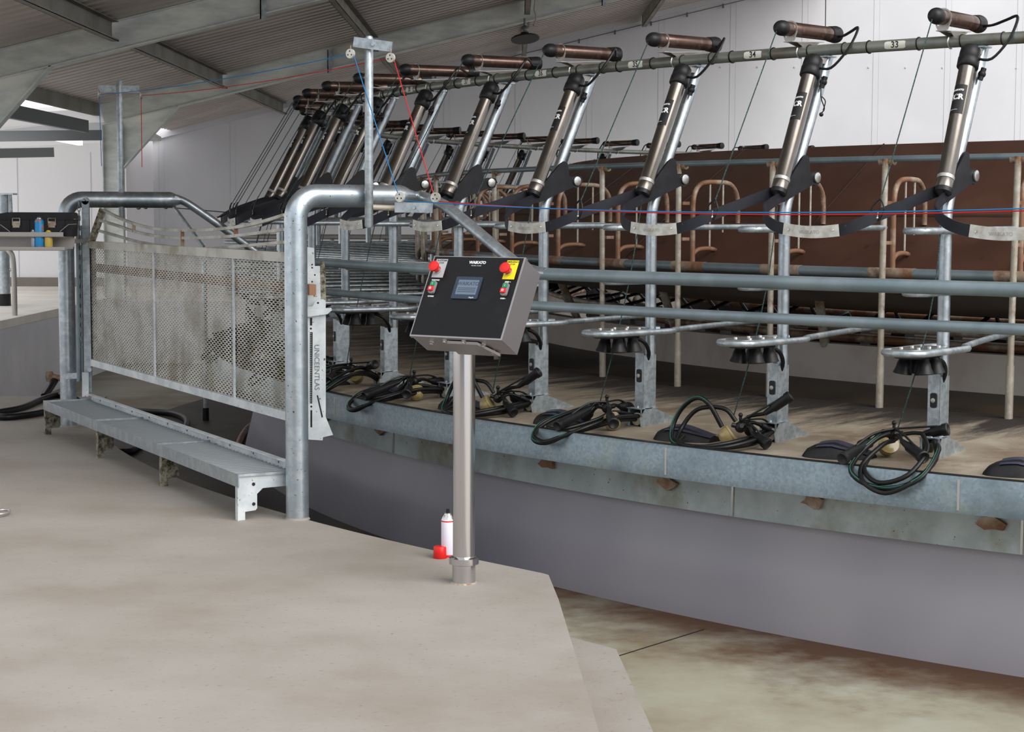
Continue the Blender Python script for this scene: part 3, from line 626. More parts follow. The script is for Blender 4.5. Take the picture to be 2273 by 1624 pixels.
d = -.86; HOR.part('clamp_bolt', M().tube([L(RAIL_R+.034*math.cos(a), d, RAIL_Z+.034*math.sin(a)) for a in [-.6*PI+1.2*PI*i/12-PI/2+PI/2 for i in range(13)]], .004, 6).tube([L(11.33,d,2.52), L(11.33,d,2.60)], .004, 6), CHROME)
HOR.part('strap_cord', M().tube([L(11.60,-.77,2.635), L(12.14,-.62,1.74)], .0033, 5), CORD)
m = M().tube(smooth([L(12.135,-.62,1.76), L(12.15,-.78,1.72), L(12.15,-.80,1.68), L(12.145,-.66,1.655)], 4), .005, 6).tube(smooth([L(12.135,-.62,1.76), L(12.145,-.50,1.71), L(12.145,-.62,1.655)],4), .004, 6)
HOR.part('cord_loop', m, BLACK_S)

# ---- curved breast strap
STR = Kit('bail_strap', L(11.51,.15,1.872), 'strap', 'curved black straps across the bails')
sp = smooth([L(11.50,.13,1.872), L(11.72,.16,1.80), L(11.93,.30,1.735), L(12.05,.52,1.70), L(12.15,.95,1.655), L(12.22,1.4,1.628), L(12.262,1.85,1.612), L(12.27,2.5,1.60), L(12.252,3.2,1.61), L(12.20,3.6,1.645), L(12.13,3.88,1.685), L(12.0,4.2,1.735), L(11.85,4.43,1.785), L(11.79,4.5,1.80)], 5)
hs = .0275
STR.part('band', M().sweep(sp, [(-.004,-hs),(.004,-hs),(.004,hs),(-.004,hs)], up=(0,0,1), smooth=False), STRAP)
pl = smooth([L(12.272,1.80,1.614), L(12.277,2.1,1.606), L(12.282,2.5,1.600), L(12.276,2.85,1.602), L(12.262,3.2,1.61)], 4)
pi_ = STR.part('name_plate', M().sweep(pl, [(-.003,-.0285),(.003,-.0285),(.003,.0285),(-.003,.0285)], up=(0,0,1), smooth=False), PLATE, 'dull silver plate')
dd = 2.5; T = frame(L(12.2865,dd,1.600), L(1,dd+90,0), (0,0,1), L(1,dd,0)); m = M(); text_into(m, 'WAIKATO', T, .024, .0002); STR.sub(pi_, 'embossing', m, SHELF)
for d in (1.95, 3.08): STR.sub(pi_, 'rivet', M().lathe(L(12.281 if d < 2 else 12.272,d,1.61), L(1,d,0), [(0,.005),(.003,.004)], 8), CHROME)
STR.part('side_plate', M().prism([L(11.455,.16,1.875), L(11.47,.16,1.905), L(11.56,.16,1.90), L(11.575,.16,1.98), L(11.60,.16,1.99), L(11.635,.16,1.97), L(11.80,.16,1.81), L(11.84,.16,1.74), L(11.79,.16,1.745), L(11.53,.16,1.838), L(11.505,.16,1.832), L(11.475,.16,1.845), L(11.462,.16,1.872)], (0,.014,0)), PLAST, 'black triangular side plate')
STR.part('pivot_bolt', M().lathe(L(11.505,-.02,1.874), (0,1,0), [(0,.014),(.06,.014)], 12).lathe(L(11.505,.26,1.874), (0,1,0), [(-.004,.027),(.004,.027),(.006,.022)], 16), CHROME)
STR.part('pivot_bush', M().lathe(L(11.505,.0,1.874), (0,1,0), [(0,.032),(.045,.032)], 16), BLACK)
STR.part('cord_clip', M().ball(L(12.146,3.84,1.668), .007, 8, 6).tube([L(12.146,3.84,1.668), L(12.15,3.87,1.70)], .0035, 6), CHROME)

# ---- rubber hump on the deck
PAD = Kit('deck_pad', L(12.02,-2.0,DECK), 'rubber pad', 'black rubber humps along the platform rim')
m = M(); n = 12; rows = []
for i in range(n+1):
    s = i/n; q_ = math.sqrt(max(0, 1-(1-min(1, s*1.9+.02))**2)); w_ = .078*q_*(1 if s < .6 else 1-(s-.6)*.9); h_ = .088*q_*(1 if s < .5 else 1-(s-.5)*1.1); ph = -2.62+1.55*s; rc = 12.09-.10*s
    z0_ = DECK+.002; rows += [L(rc+w_, ph, z0_), L(rc+w_*.86, ph, z0_+h_*.55), L(rc+w_*.45, ph, z0_+h_*.93), L(rc, ph, z0_+h_), L(rc-w_*.5, ph, z0_+h_*.9), L(rc-w_*.9, ph, z0_+h_*.5), L(rc-w_, ph, z0_)]
m.add(rows, [(i*7+j, (i+1)*7+j, (i+1)*7+j+1, i*7+j+1) for i in range(n) for j in range(6)], True); m.add(rows[:7], [tuple(range(7))]); m.add(rows[-7:], [tuple(range(6,-1,-1))])
PAD.part('hump', m, BLACK)
m = M(); rows2 = []
for i in range(3, n+1):
    a = rows[i*7:(i+1)*7]; rows2 += [a[1]*.55+a[2]*.45+Vector((.006,0,.004)), a[3]+Vector((0,0,.006)), a[4]+Vector((-.004,0,.006))]
m.add(rows2, [(i*3+j, (i+1)*3+j, (i+1)*3+j+1, i*3+j+1) for i in range(n-3) for j in range(2)], True)
PAD.part('top_skin', m, PADM, 'blue-grey smooth top')

# ---- milking cluster, three ways of lying
def cluster(tips, bowl, claw, hoses, loopgreen, name='milking_cluster'):
    K = Kit(name, bowl, 'milking cluster', 'milking clusters lying at the platform rim')
    K.part('claw_bowl', M().lathe(bowl, (claw-bowl), [(-.045,.012),(-.040,.028),(-.025,.041),(0,.047),(.018,.047),(.020,.050),(.030,.050)], 20), AMBER, 'amber see-through bowl')
    m = M().ball(claw, .030, 12, 8)
    for i in range(4):
        a = PI/4+i*PI/2; m.tube([claw, claw+Vector((.045*math.cos(a),.045*math.sin(a),.012))], .012, 8)
    m.tube([claw, claw+Vector((0,0,.055))], .008, 8).ball(claw+Vector((0,0,.062)), .012, 8, 6); K.part('claw', m, BLACK)
    for i, (e, s, c) in enumerate(tips):
        # e: open end, s: shell start, c: bends
        d = (s-e).normalized(); ln = (s-e).length
        pi_ = K.part('teat_cup', M().lathe(e, d, [(.012,.010),(.0005,.026),(.004,.031),(.028,.0305),(.032,.026),(ln*.66,.025),(ln*.72,.019),(ln,.0125)], 18), BLACK)
        K.sub(pi_, 'short_tube', M().tube(smooth([s]+c+[claw+(s-claw).normalized()*.02], 4), .0095, 8), BLACK_S)
        K.sub(pi_, 'pulse_tube', M().tube(smooth([e+d*(ln*.45)+Vector((0,0,.024)), s+Vector((.012,.012,.035))]+[claw+Vector((.01,.01,.035))], 4), .0055, 6), BLACK_S)
    for i, h in enumerate(hoses):
        pi_ = K.part('long_hose', M().tube(smooth(h, 5), .0115 if i else .0125, 8), BLACK_S)
        if i in loopgreen: K.sub(pi_, 'green_stripe', M().tube([p+Vector((.0095,0,.0075)) for p in smooth(h, 5)], .0022, 5), GREEN_L)
    return K
H = L(11.83,.02,.55)
CL0 = cluster([(L(12.36,-.85,.545), L(12.10,-.78,.61), [L(12.03,-.70,.65)]), (L(12.27,.88,.575), L(12.15,.08,.625), [L(12.07,-.2,.64)]), (L(11.90,.62,.67), L(11.92,.05,.64), [L(11.93,-.2,.64)]), (L(12.0,-1.35,.56), L(12.02,-.95,.60), [L(12.02,-.75,.63)])],
    L(11.90,-.92,.56), L(11.97,-.58,.625), [
    [H, L(11.95,.35,.60), L(12.15,.95,.60), L(12.33,1.0,.50), L(12.38,.50,.44), L(12.38,-.15,.44), L(12.36,-.62,.49), L(12.25,-.75,.55), L(12.12,-.65,.62), L(12.03,-.55,.64)],
    [H+Vector((0,.02,.02)), L(12.0,.5,.62), L(12.2,1.0,.56), L(12.36,.85,.475), L(12.40,.3,.415), L(12.39,-.25,.455), L(12.30,-.50,.52), L(12.15,-.40,.60), L(12.04,-.40,.61)],
    [H+Vector((0,-.02,.03)), L(11.97,.15,.64), L(12.2,.8,.60), L(12.35,.7,.50), L(12.375,.1,.455), L(12.33,-.38,.50), L(12.2,-.55,.56)]], (0,))
CL1 = cluster([(L(11.87,.80,.765), L(11.94,.26,.67), [L(11.98,-.1,.65)]), (L(12.05,.75,.53), L(12.04,.25,.58), [L(12.03,.1,.61)]), (L(11.78,-.75,.55), L(11.88,-.45,.60), [L(11.95,-.3,.63)]), (L(11.75,.0,.55), L(11.88,-.05,.60), [L(11.95,-.1,.62)])],
    L(12.06,-.42,.555), L(12.02,-.18,.60), [
    [H, L(12.05,.35,.53), L(12.22,.0,.515), L(12.27,-.8,.51), L(12.22,-1.5,.515), L(12.15,-1.80,.58), L(12.12,-1.65,.675), L(12.12,-1.2,.74), L(12.12,-.8,.72), L(12.08,-.52,.60)],
    [H+Vector((0,.02,.015)), L(12.08,.45,.55), L(12.26,.1,.52), L(12.29,-.7,.51), L(12.23,-1.35,.52), L(12.14,-1.55,.58), L(12.10,-1.35,.66), L(12.10,-.95,.695), L(12.06,-.5,.69), L(12.04,-.25,.63)],
    [H+Vector((0,-.02,.02)), L(12.1,.2,.55), L(12.27,-.3,.52), L(12.27,-1.1,.52), L(12.15,-1.45,.54)]], (0,))
CL2 = cluster([(L(12.34,-.42,.54), L(12.08,-.50,.615), [L(12.03,-.50,.645)]), (L(12.20,.95,.57), L(12.09,.25,.61), [L(12.04,.0,.63)]), (L(11.76,-.55,.60), L(11.88,-.40,.62), [L(11.93,-.35,.63)]), (L(11.98,-1.2,.55), L(12.0,-.8,.59), [L(12.0,-.6,.62)])],
    L(12.02,.05,.55), L(12.0,-.25,.62), [
    [H, L(12.0,.2,.56), L(12.2,.1,.53), L(12.33,-.1,.50), L(12.38,-.6,.45), L(12.37,-1.15,.46), L(12.28,-1.35,.53), L(12.15,-1.1,.58), L(12.05,-.6,.63)],
    [H+Vector((0,.02,.02)), L(12.05,.3,.58), L(12.25,.2,.54), L(12.35,-.2,.49), L(12.385,-.7,.455), L(12.35,-1.2,.49), L(12.2,-1.2,.56), L(12.03,-.5,.64)],
    [H+Vector((0,-.02,.02)), L(12.0,.0,.60), L(12.1,-.2,.56), L(12.27,-.5,.52), L(12.30,-1.0,.52)]], (0,))

# ================================================================== SET OUT ROUND THE PLATFORM
clk = [CL0, CL1, CL2]
cl_label = {0: 'black milking cluster with two cups splayed forward, hose loop over the rim, rightmost', 1: 'black milking cluster with one cup raised and a big round hose loop', 2: 'black milking cluster with amber bowl, third from the right on the rim'}
NB = 31
for k in range(NB):
    w_ = where(k); far = k >= 12
    if far: w_ = 'far side, ' + w_
    POST.put(k, 'galvanised outer post with bent top, %s' % w_, skip=('cable_cover','push_button','button_cap','foot_bracket','hose_entry','bolt') if k > 20 else ())
    DIV.put(k, 'bail divider with looped side rails, %s' % w_)
    CYL.put(k, 'inclined steel cylinder with black cap, %s' % w_)
    HOR.put(k, 'horizontal brown cylinder on the rail, %s' % w_)
    STR.put(k, 'black curved strap with silver plate, %s' % w_)
    if k < 26: HEAD.put(k, 'rusty rounded head gate, %s' % w_)
    if k < 12:
        TRAY.put(k, 'round jetter tray with black cups, %s' % w_)
        clk[k if k < 3 else (2, 0, 2, 1)[k % 4]].put(k, cl_label.get(k, 'black milking cluster with tangled hoses, %s one from the right on the rim' % ordinal(k+1)), dph=0 if k < 3 else random.uniform(-.15,.15))
    if k < 10: PAD.put(k, 'dark rubber hump on the deck, %s from the right' % ordinal(k+2))
PAD.put(-1, 'dark rubber hump cut off by the right edge of the picture')

# ================================================================== FIXED RAILS IN FRONT OF THE PLATFORM
RR = 12.62
fr = thing('rump_rail', G(RR, -120, 1.37), 'pair of curved grey guard rails running right from behind the console', 'rail')
def rarc(r, a0, a1, z0, z1, n): return [G(r, a0+(a1-a0)*i/n, z0+(z1-z0)*i/n) for i in range(n+1)]
LN_ = Vector((.884,.467,0)); LDIR = Vector((.472,-.881,0))
RP, LP = Vector((-1.18, 9.955, 0)), Vector((-3.478, 14.24, 0))
DR = Vector((.80,.60,0))
a_join = -140.0
armz = 1.775
J0 = RP+DR*.72+Vector((0,0,armz))
aJ = math.degrees(math.atan2(J0.y-CY, J0.x-CX)); rJ = math.hypot(J0.x-CX, J0.y-CY)
obj('upper_rail', M().tube(rarc(RR, -138.2, -112, 1.372, 1.372, 60), .0315, 16), GREY_PIPE, fr, G(RR,-120,1.37))
obj('lower_rail', M().tube(rarc(RR, -139.9, -112, 1.205, 1.205, 60), .0255, 14), GREY_PIPE, fr, G(RR,-120,1.37))
fl = thing('entry_rail', G(RR,-146,1.37), 'pair of thinner grey rails between the big post and the console', 'rail')
obj('upper_rail', M().tube(rarc(12.75, -149.3, -138.6, 1.388, 1.372, 24), .0255, 14), GREY_PIPE, fl, G(RR,-146,1.37))
obj('lower_rail', M().tube(rarc(12.75, -149.3, -141.0, 1.215, 1.205, 24), .021, 14), GREY_PIPE, fl, G(RR,-146,1.37))

# big bent post by the console
def bigpost(B, d, ln, tail, label, tail_r=.0315):
    b = Vector((B.x, B.y, 0)); t = thing('bent_post', b, label, 'post', 'large bent galvanised posts')
    R = .13; pts = [B+Vector((0,0,z)) for z in (0,.5,1.0,armz-R)]
    for i in range(1, 9): a = PI/2*i/8; pts.append(B+Vector((0,0,armz-R))+d*(R*(1-math.cos(a)))+Vector((0,0,R*math.sin(a))))
    pts.append(B+d*ln+Vector((0,0,armz)))
    obj('upright', M().tube(pts, .0632, 28), GALV_PIPE if 'left' in label else GALV_FLECK2, t, b)
    e = B+d*ln+Vector((0,0,armz))
    obj('reducer', M().lathe(e-d*.005, d, [(0,.0635),(.03,.0635),(.05,.058),(.09,.040),(.11,.036)], 24), GALV_PIPE, t, b)
    obj('brace', M().tube(smooth([e+d*.09]+tail, 5), tail_r, 16), GALV_PIPE, t, b)
    obj('base_weld', M().lathe(B, (0,0,1), [(0,.070),(.006,.066),(.012,.0635)], 24), CONC, t, b)
    return t
GALV_FLECK2 = mat('galvanised_pipe_with_flecks', (172,184,192), .32, .85, var=[((190,200,206), 14, (.45,.62)), ((84,84,56), 60, (.67,.70))], detail=3)
e1 = RP+DR*.66
bigpost(RP, DR, .66, [e1+DR*.15+Vector((.02,-.02,armz-.003)), G(12.62,-142.5,1.765), G(12.62,-141.9,1.737), G(12.62,-141.2,1.675), G(12.62,-139.0,1.43), G(12.62,-138.4,1.388), G(12.62,-137.8,1.373)], 'large bent galvanised post nearest the console, flecked with dung')
DL = Vector((.96,.27,0)); e2 = LP+DL*.78
bigpost(LP, DL, .78, [at(385,438,14.45), at(412,449,14.5), at(440,467,14.53), at(490,502,14.58), at(554,549,14.65), at(600,583,14.7)], 'large bent galvanised post at the left end of the gate')
# thin stay below the left brace
tag(obj('stay_rod', M().tube([at(380,450,14.6), at(452,548,14.4)], .014, 8), GALV, None, at(452,548,14.4)), 'thin galvanised stay sloping under the left brace pipe', 'rod')
tag(obj('clip_line', M().tube([at(300,458,14.5), at(350,458,14.9), at(560,476,15.5)], .004, 5), CORD, None, at(300,458,14.5)), 'thin dark line running right from under the left post arm', 'line')
for i, (u, v) in enumerate(((307,459),(323,458),(368,458))):
    b = at(u, v, 14.55); tag(obj('ring_clip', M().lathe(b, (0,-1,.1), [(-.012,.018),(-.006,.022),(.006,.022),(.012,.018),(.014,.008)], 12), CHROME, None, b), '%s of three small white clips under the left post arm' % ordinal(i+1), 'clip', 'clips under the left arm')

# pulley masts
def pulley(c, nrm, r=.026):
    m = M().lathe(c-nrm*.008, nrm, [(0,r),(.004,r),(.006,r*.8),(.010,r*.8),(.012,r),(.016,r)], 18)
    h = M()
    x = nrm.cross(Vector((0,0,1))).normalized(); y = Vector((0,0,1))
    for i in range(3):
        a = PI/2+i*2*PI/3; h.lathe(c+nrm*.0078+(x*math.cos(a)+y*math.sin(a))*r*.5, nrm, [(0,r*.16),(.001,r*.16)], 8)
    return m, h
def mast(p_top, p_bot, plate, pulleys, label, side, yaw):
    b = p_bot.copy(); t = thing('pulley_mast', b, label, 'mast', 'pulley masts')
    obj('pole', M().lathe(p_bot, p_top-p_bot, [(0,.018),(.01,.0235),((p_top-p_bot).length-.01,.0235),((p_top-p_bot).length,.018)], 16), GALV, t, b)
    m = M().bar(plate[0], plate[1], .012, .055); m.lathe((plate[0]+plate[1])/2-Vector((0,.007,0)), (0,-1,0), [(0,.012),(.006,.010)], 8); obj('crossbar', m, GALV, t, b)
    for c in pulleys:
        m, h = pulley(c, side); w_ = obj('pulley', m, PLATE, t, b); obj('holes', h, INK, w_, b)
        obj('shackle', M().tube([c+Vector((0,0,.0)), c+Vector((0,.0,.045))], .005, 6), RUST_P, t, b)
    return t
ym = 10.12
pt_, pb_ = at(819,80,ym), at(819,505,ym)
SIDE = Vector((-.45,-.89,0)).normalized()
q1, q2 = at(778,119,ym-.05), at(867,128,ym-.08)
mast(pt_, pb_, (at(785,93,ym-.02), at(870,104,ym-.06)), (q1, q2), 'tall galvanised pulley mast on the arm of the post near the console', SIDE, 0)
yf = 14.35
ptf, pbf = at(264,178,yf), at(270,488,yf)
f1, f2 = at(220,210,yf-.1), at(313,212,yf-.12)
mast(ptf, pbf, (at(218,197,yf), at(309,198,yf)), (f1, f2), 'shorter-looking pulley mast on the left post arm', Vector((-.9,-.3,0)).normalized(), 0)
# small arm with second bracket by the mast foot
b = at(880,462,ym); t = thing('pulley_bracket', b, 'galvanised pulley bracket beside the mast foot, above the console', 'bracket')
obj('arm', M().tube([at(828,460,ym), at(884,462,ym+.02)], .016, 12), RUST_P, t, b)
obj('crossbar', M().bar(at(877,460,ym-.02), at(960,461,ym-.12), .010, .056).lathe(at(918,461,ym-.085), (0,-1,0), [(0,.010),(.004,.009)], 8), GALV, t, b)
r1, r2 = at(888,437,ym-.07), at(967,438,ym-.15)
for c in (r1, r2):
    m, h = pulley(c, SIDE, .028); w_ = obj('pulley', m, PLATE, t, b); obj('holes', h, INK, w_, b)
def sag(a, b_, s, n=14): return [a+(b_-a)*(i/n)-Vector((0,0,4*s*(i/n)*(1-i/n))) for i in range(n+1)]
z1 = at(2500,455,7.0); z2 = at(2500,459,7.0)
rb = sag(f1, q1, .03)+[q1]+[q1, r1+Vector((-.01,0,.02))]+[r1+Vector((.02,0,-.02))]+sag(r1+Vector((.02,0,-.02)), z1, .045, 24)
tag(obj('control_rope', M().tube([f1-Vector((0,0,.55))+Vector((.01,0,0)), f1], .0029, 5).tube(sag(f1, q1, .03), .0029, 5).tube([q1+Vector((.015,0,0)), r1+Vector((-.012,0,.02))], .0029, 5).tube(sag(r1+Vector((.02,0,-.02)), z1, .045, 24), .0029, 5), ROPE_B, None, f1), 'thin blue control rope running over the pulleys across the picture', 'rope')
tag(obj('control_rope', M().tube([f2-Vector((0,0,.55)), f2], .0029, 5).tube(sag(f2, q2, .03), .0029, 5).tube([q2+Vector((.015,0,0)), r2+Vector((-.012,0,.02))], .0029, 5).tube(sag(r2+Vector((.02,0,-.022)), z2, .048, 24), .0029, 5), ROPE_R, None, f2), 'thin red control rope running over the pulleys across the picture', 'rope')

# ================================================================== GATE
GOFF = .10
gA, gB = LP+LN_*GOFF+LDIR*.34, RP+LN_*GOFF-LDIR*.13
GZ0, GZ1 = .505, 1.455
gl = (gB-gA).length; gd = (gB-gA).normalized(); gn = Vector((-gd.y, gd.x, 0)); gn = gn if gn.y < 0 else -gn
gate = thing('mesh_gate', gA+Vector((0,0,GZ0)), 'wide perforated steel gate between the two large bent posts', 'gate'); gb = gA+Vector((0,0,GZ0))
def gp(s, z, n=0.): return gA+gd*s+gn*n+Vector((0,0,z))
def perf(s0, s1):
    m = M(); pu, pv = .064, .0128; nrow = int((GZ1-.05-GZ0-.05)/pv); pv = (GZ1-.05-GZ0-.05)/nrow; ncol = int((s1-s0)/pu); pu = (s1-s0)/ncol
    hx, hz = pu*.46, pv*.43; K_ = 6
    for j in range(nrow):
        off = (j % 2)*.5
        for i in range(ncol+1):
            cx_ = s0+(i+off)*pu; 
            xl, xr = max(s0, cx_-pu/2), min(s1, cx_+pu/2)
            if xr-xl < pu*.6: continue
            cz_ = GZ0+.05+(j+.5)*pv; zl, zh = cz_-pv/2, cz_+pv/2
            o = [(xl,zl),(cx_,zl),(xr,zl),(xr,zh),(cx_,zh),(xl,zh)]
            ii = [(cx_-hx*.8,cz_-hz*.55),(cx_,cz_-hz),(cx_+hx*.8,cz_-hz*.55),(cx_+hx*.8,cz_+hz*.55),(cx_,cz_+hz),(cx_-hx*.8,cz_+hz*.55)]
            vs = [gp(a, c, 0) for a, c in o+ii]+[gp(a, c, -.003) for a, c in o+ii]
            m.add(vs, [(a, (a+1) % 6, 6+(a+1) % 6, 6+a) for a in range(6)]+[(12+a, 18+a, 18+(a+1) % 6, 12+(a+1) % 6) for a in range(6)]+[(6+a, 6+(a+1) % 6, 18+(a+1) % 6, 18+a) for a in range(6)])
    return m
ss = [.02, 1.62, 3.24, gl-.01]
for i in range(3):
    ss_a, ss_b = ss[i]+(.012 if i else 0), ss[i+1]-.012
    obj('perforated_panel', perf(ss_a, ss_b), MESHM, gate, gb)
for s in ss[1:3]: obj('panel_joint', M().bar(gp(s-.009,GZ0+.04,.004), gp(s-.009,GZ1-.04,.004), .010, .008, gn).bar(gp(s+.009,GZ0+.04,.004), gp(s+.009,GZ1-.04,.004), .010, .008, gn), GALV_FLECK, gate, gb)
obj('top_rail', M().bar(gp(0,GZ1-.025), gp(gl,GZ1-.025), .035, .055), MESHM, gate, gb)
obj('bottom_rail', M().bar(gp(0,GZ0+.022), gp(gl,GZ0+.022), .035, .050), GALV_FLECK, gate, gb)
obj('back_stiffener', M().bar(gp(0,GZ1-.20,-.05), gp(gl,GZ1-.20,-.05), .04, .06), RUST, gate, gb)
obj('left_edge', M().bar(gp(.0,GZ0+.05,-.02), gp(.0,GZ1,-.02), .05, .03, gn), DUNG, gate, gb)
# curved bars above the gate
cg = thing('curved_guard', at(215,520,13.9), 'low guard of curved flat bars above the mesh gate', 'guard'); cb = at(215,520,13.9)
flat = [(-.010,-.009),(.010,-.009),(.010,.009),(-.010,.009)]
def curv(pp): return smooth([at(*p) for p in pp], 5)
for nm, pp, mt in (('bar', [(231,466,13.95),(262,482,13.7),(300,497,13.4),(345,507,13.0),(400,511,12.5),(460,510,11.9),(525,504,11.2),(575,494,10.8),(632,477,10.35)], MESHM),
           ('bar', [(222,489,13.95),(262,501,13.7),(300,514,13.4),(345,523,13.0),(400,528,12.5),(460,527,11.9),(525,523,11.2),(632,509,10.35)], MESHM),
           ('bar', [(220,512,13.95),(262,524,13.7),(300,535,13.4),(345,543,13.0),(400,549,12.5),(460,551,11.9),(525,547,11.2),(632,537,10.35)], MESHM)):
    obj(nm, M().sweep(curv(pp), flat, up=(0,0,1), smooth=False), mt, cg, cb)
for pp, qq in (((297,497,13.42),(297,515,13.42)),((405,511,12.45),(405,550,12.45)),((524,504,11.22),(524,525,11.22))): obj('link', M().bar(at(*pp), at(*qq), .022, .02, (0,1,0)), RUST, cg, cb)
obj('end_bracket', M().bar(at(229,463,13.95), at(203,536,13.95), .012, .055, (1,0,.2)), DUNG, cg, cb)

# left guide of the gate
lg = thing('gate_guide', at(193,880,14.0), 'left galvanised gate guide with chain beside the far post', 'guide', 'gate guides'); b = at(193,880,14.0)
p, q = at(193,870,14.0), at(190,446,14.0); p.x = q.x
m = M().bar(p, q, .055, .030, (0,1,0)).lathe(q-Vector((0,.015,0)), (0,1,0), [(0,.0275),(.03,.0275)], 20); ch = obj('channel', m, GALV, lg, b)
m = M()
for i in range(4): m.lathe(q+Vector((-.005+.008*i,-.017,.012-.009*i)), (0,-1,0), [(0,.004),(.001,.004)], 8)
obj('holes', m, INK, ch, b)
m = M().tube([at(176,845,14.05), at(174,590,14.05), at(172,480,14.05)], .018, 10).tube([at(183,842,14.05), at(182,500,14.05)], .010, 8); obj('slide_pipe', m, GREY_PIPE, lg, b)
obj('pipe_bracket', M().bar(at(138,835,14.1), at(180,833,14.05), .03, .045), GALV, lg, b)
m = M(); 
for i in range(30):
    c = at(175,452,13.93)+Vector((0,0,-.037*i)); dx, dy = ((.010,0) if i % 2 else (0,.010)); 
    m.sweep([c+Vector((dx*math.cos(a), dy*math.cos(a), .024*math.sin(a))) for a in [2*PI*j/10 for j in range(10)]], [(.003*math.cos(2*PI*j/5),.003*math.sin(2*PI*j/5)) for j in range(5)], closed=True)
tag(obj('chain', m, CHAINM, None, at(175,452,13.93)), 'link chain hanging beside the left gate guide', 'chain')
obj('lower_plate', M().bar(at(190,826,13.95), at(190,880,13.95), .05, .02, (0,1,0)).lathe(at(200,820,13.93), (0,-1,0), [(0,.018),(.02,.016)], 10), GALV_FLECK, lg, b)

# right guide of the gate: slotted rack plates behind the nearer post
yr = 10.22
rg = thing('gate_guide', at(700,975,yr), 'right slotted gate guide plate behind the nearer bent post', 'guide', 'gate guides'); b = at(700,975,yr)
def flatpoly(pp, Y, t=.006): return [at(u, v, Y) for u, v in pp], Vector((0,t,0))
m = M(); a_, d_ = flatpoly([(672,590),(710,590),(712,668),(701,680),(701,760),(683,760),(672,740)], yr+.03); m.prism(a_, d_); obj('upper_plate', m, GALV_FLECK, rg, b)
m = M(); a_, d_ = flatpoly([(711,577),(718,580),(722,600),(723,668),(711,668)], yr+.05, .02); m.prism(a_, d_); obj('side_channel', m, DUNG, rg, b)
m = M(); a_, d_ = flatpoly([(680,548),(697,550),(699,600),(672,600),(672,520)], yr+.04); m.prism(a_, d_); obj('top_plate', m, GALV_FLECK, rg, b)
m = M(); a_, d_ = flatpoly([(678,680),(694,680),(700,668),(710,664),(718,664),(723,668),(723,925),(739,965),(717,970),(716,977),(683,975),(680,960)], yr); m.prism(a_, d_); rp_ = obj('rack_plate', m, GALV_FLECK, rg, b)
m = M(); a_, d_ = flatpoly([(688,705),(693,705),(693,722),(688,722)], yr-.001, .001); m.prism(a_, d_); a_, d_ = flatpoly([(688,737),(694,737),(693,895),(688,895)], yr-.001, .001); m.prism(a_, d_)
a_, d_ = flatpoly([(689,910),(693,910),(693,948),(689,948)], yr-.001, .001); m.prism(a_, d_); a_, d_ = flatpoly([(703,877),(706,877),(717,925),(714,927)], yr-.001, .001); m.prism(a_, d_)
for u, v in ((690,729),(691,902),(706,672)): m.lathe(at(u,v,yr), (0,-1,0), [(0,.006),(.0008,.006)], 10)
obj('slot', m, INK, rp_, b)
m = M()
for i in range(38): m.bar(at(688.4,740+i*4.1,yr-.002), at(692,740+i*4.1,yr-.002), .003, .004)
obj('rack_teeth', m, GALV, rp_, b)
m = M(); T = frame(at(703,815,yr-.001), (0,0,-1), (1,0,0), (0,-1,0)); text_into(m, 'UNICEENTLAS', T, .040, .0004); obj('stamped_letters', m, PURLIN_D, rp_, b)
for u, v in ((693,587),(693,594),(693,625),(694,640),(694,647),(694,653),(699,610)): m = M().lathe(at(u,v,yr+.03), (0,-1,0), [(0,.005),(.0008,.005)], 8); obj('punched_hole', m, INK, rg.children[0], b)
m = M(); a_, d_ = flatpoly([(676,686),(722,684),(735,683),(737,688),(727,697),(676,704)], yr-.02, .006); m.prism(a_, d_); obj('cross_lug', m, GALV_FLECK, rg, b)
for z in (.62,.72,.9,1.02,1.15): pass

TREAD = mat('clean_zinc_tread', (176,184,190), .38, .6)
# ================================================================== STEP
sA, sB = Vector((-3.547,13.745,0)), Vector((-1.49,9.87,0)); sd = (sB-sA).normalized(); sl = (sB-sA).length; sn = Vector((-sd.y,sd.x,0)); sn = sn if sn.x > 0 else -sn
def s_(a, n, z): return sA+sd*a+sn*n+Vector((0,0,z))
step = thing('long_step', sA, 'long galvanised step with ribbed treads in front of the mesh gate', 'step'); SH = .256
obj('front_rail', M().bar(s_(0,.0,SH-.035), s_(sl,0,SH-.035), .006, .07), GALV_FLECK2, step, sA)
obj('back_rail', M().bar(s_(0,.37,SH-.005), s_(sl,.37,SH-.005), .006, .075).bar(s_(0,.35,SH+.032), s_(sl,.35,SH+.032), .04, .005), GALV_FLECK, step, sA)
cuts = [.02, 1.42, 2.86, sl-.02]
for i in range(3):
    a0, a1 = cuts[i]+.008, cuts[i+1]-.008; nr = int((a1-a0)/.062); m = M()
    m.box((0,0,0),(0,0,0)) if False else None
    pts = []
    for j in range(nr):
        c = a0+(j+.5)*(a1-a0)/nr; w2 = (a1-a0)/nr/2
        for da, dz in ((-1,-.004),(-.72,-.004),(-.55,.008),(-.3,.018),(0,.022),(.3,.018),(.55,.008),(.72,-.004)): pts.append((c+da*w2, dz))
    pts.append((a1,-.004)); vs = []
    for a, dz in pts: vs += [s_(a,.02,SH-.030+dz), s_(a,.345,SH-.030+dz)]
    m.add(vs, [(2*q,2*q+2,2*q+3,2*q+1) for q in range(len(pts)-1)], True); obj('ribbed_tread', m, TREAD, step, sA)
for c in (cuts[0], cuts[1], cuts[2], cuts[3]): obj('cross_bar', M().bar(s_(c,0,SH-.006), s_(c,.35,SH-.006), .016, .014), GALV, step, sA)
def fpos(u, v): P = az(u, v, 0); return (P-sA).dot(sd)
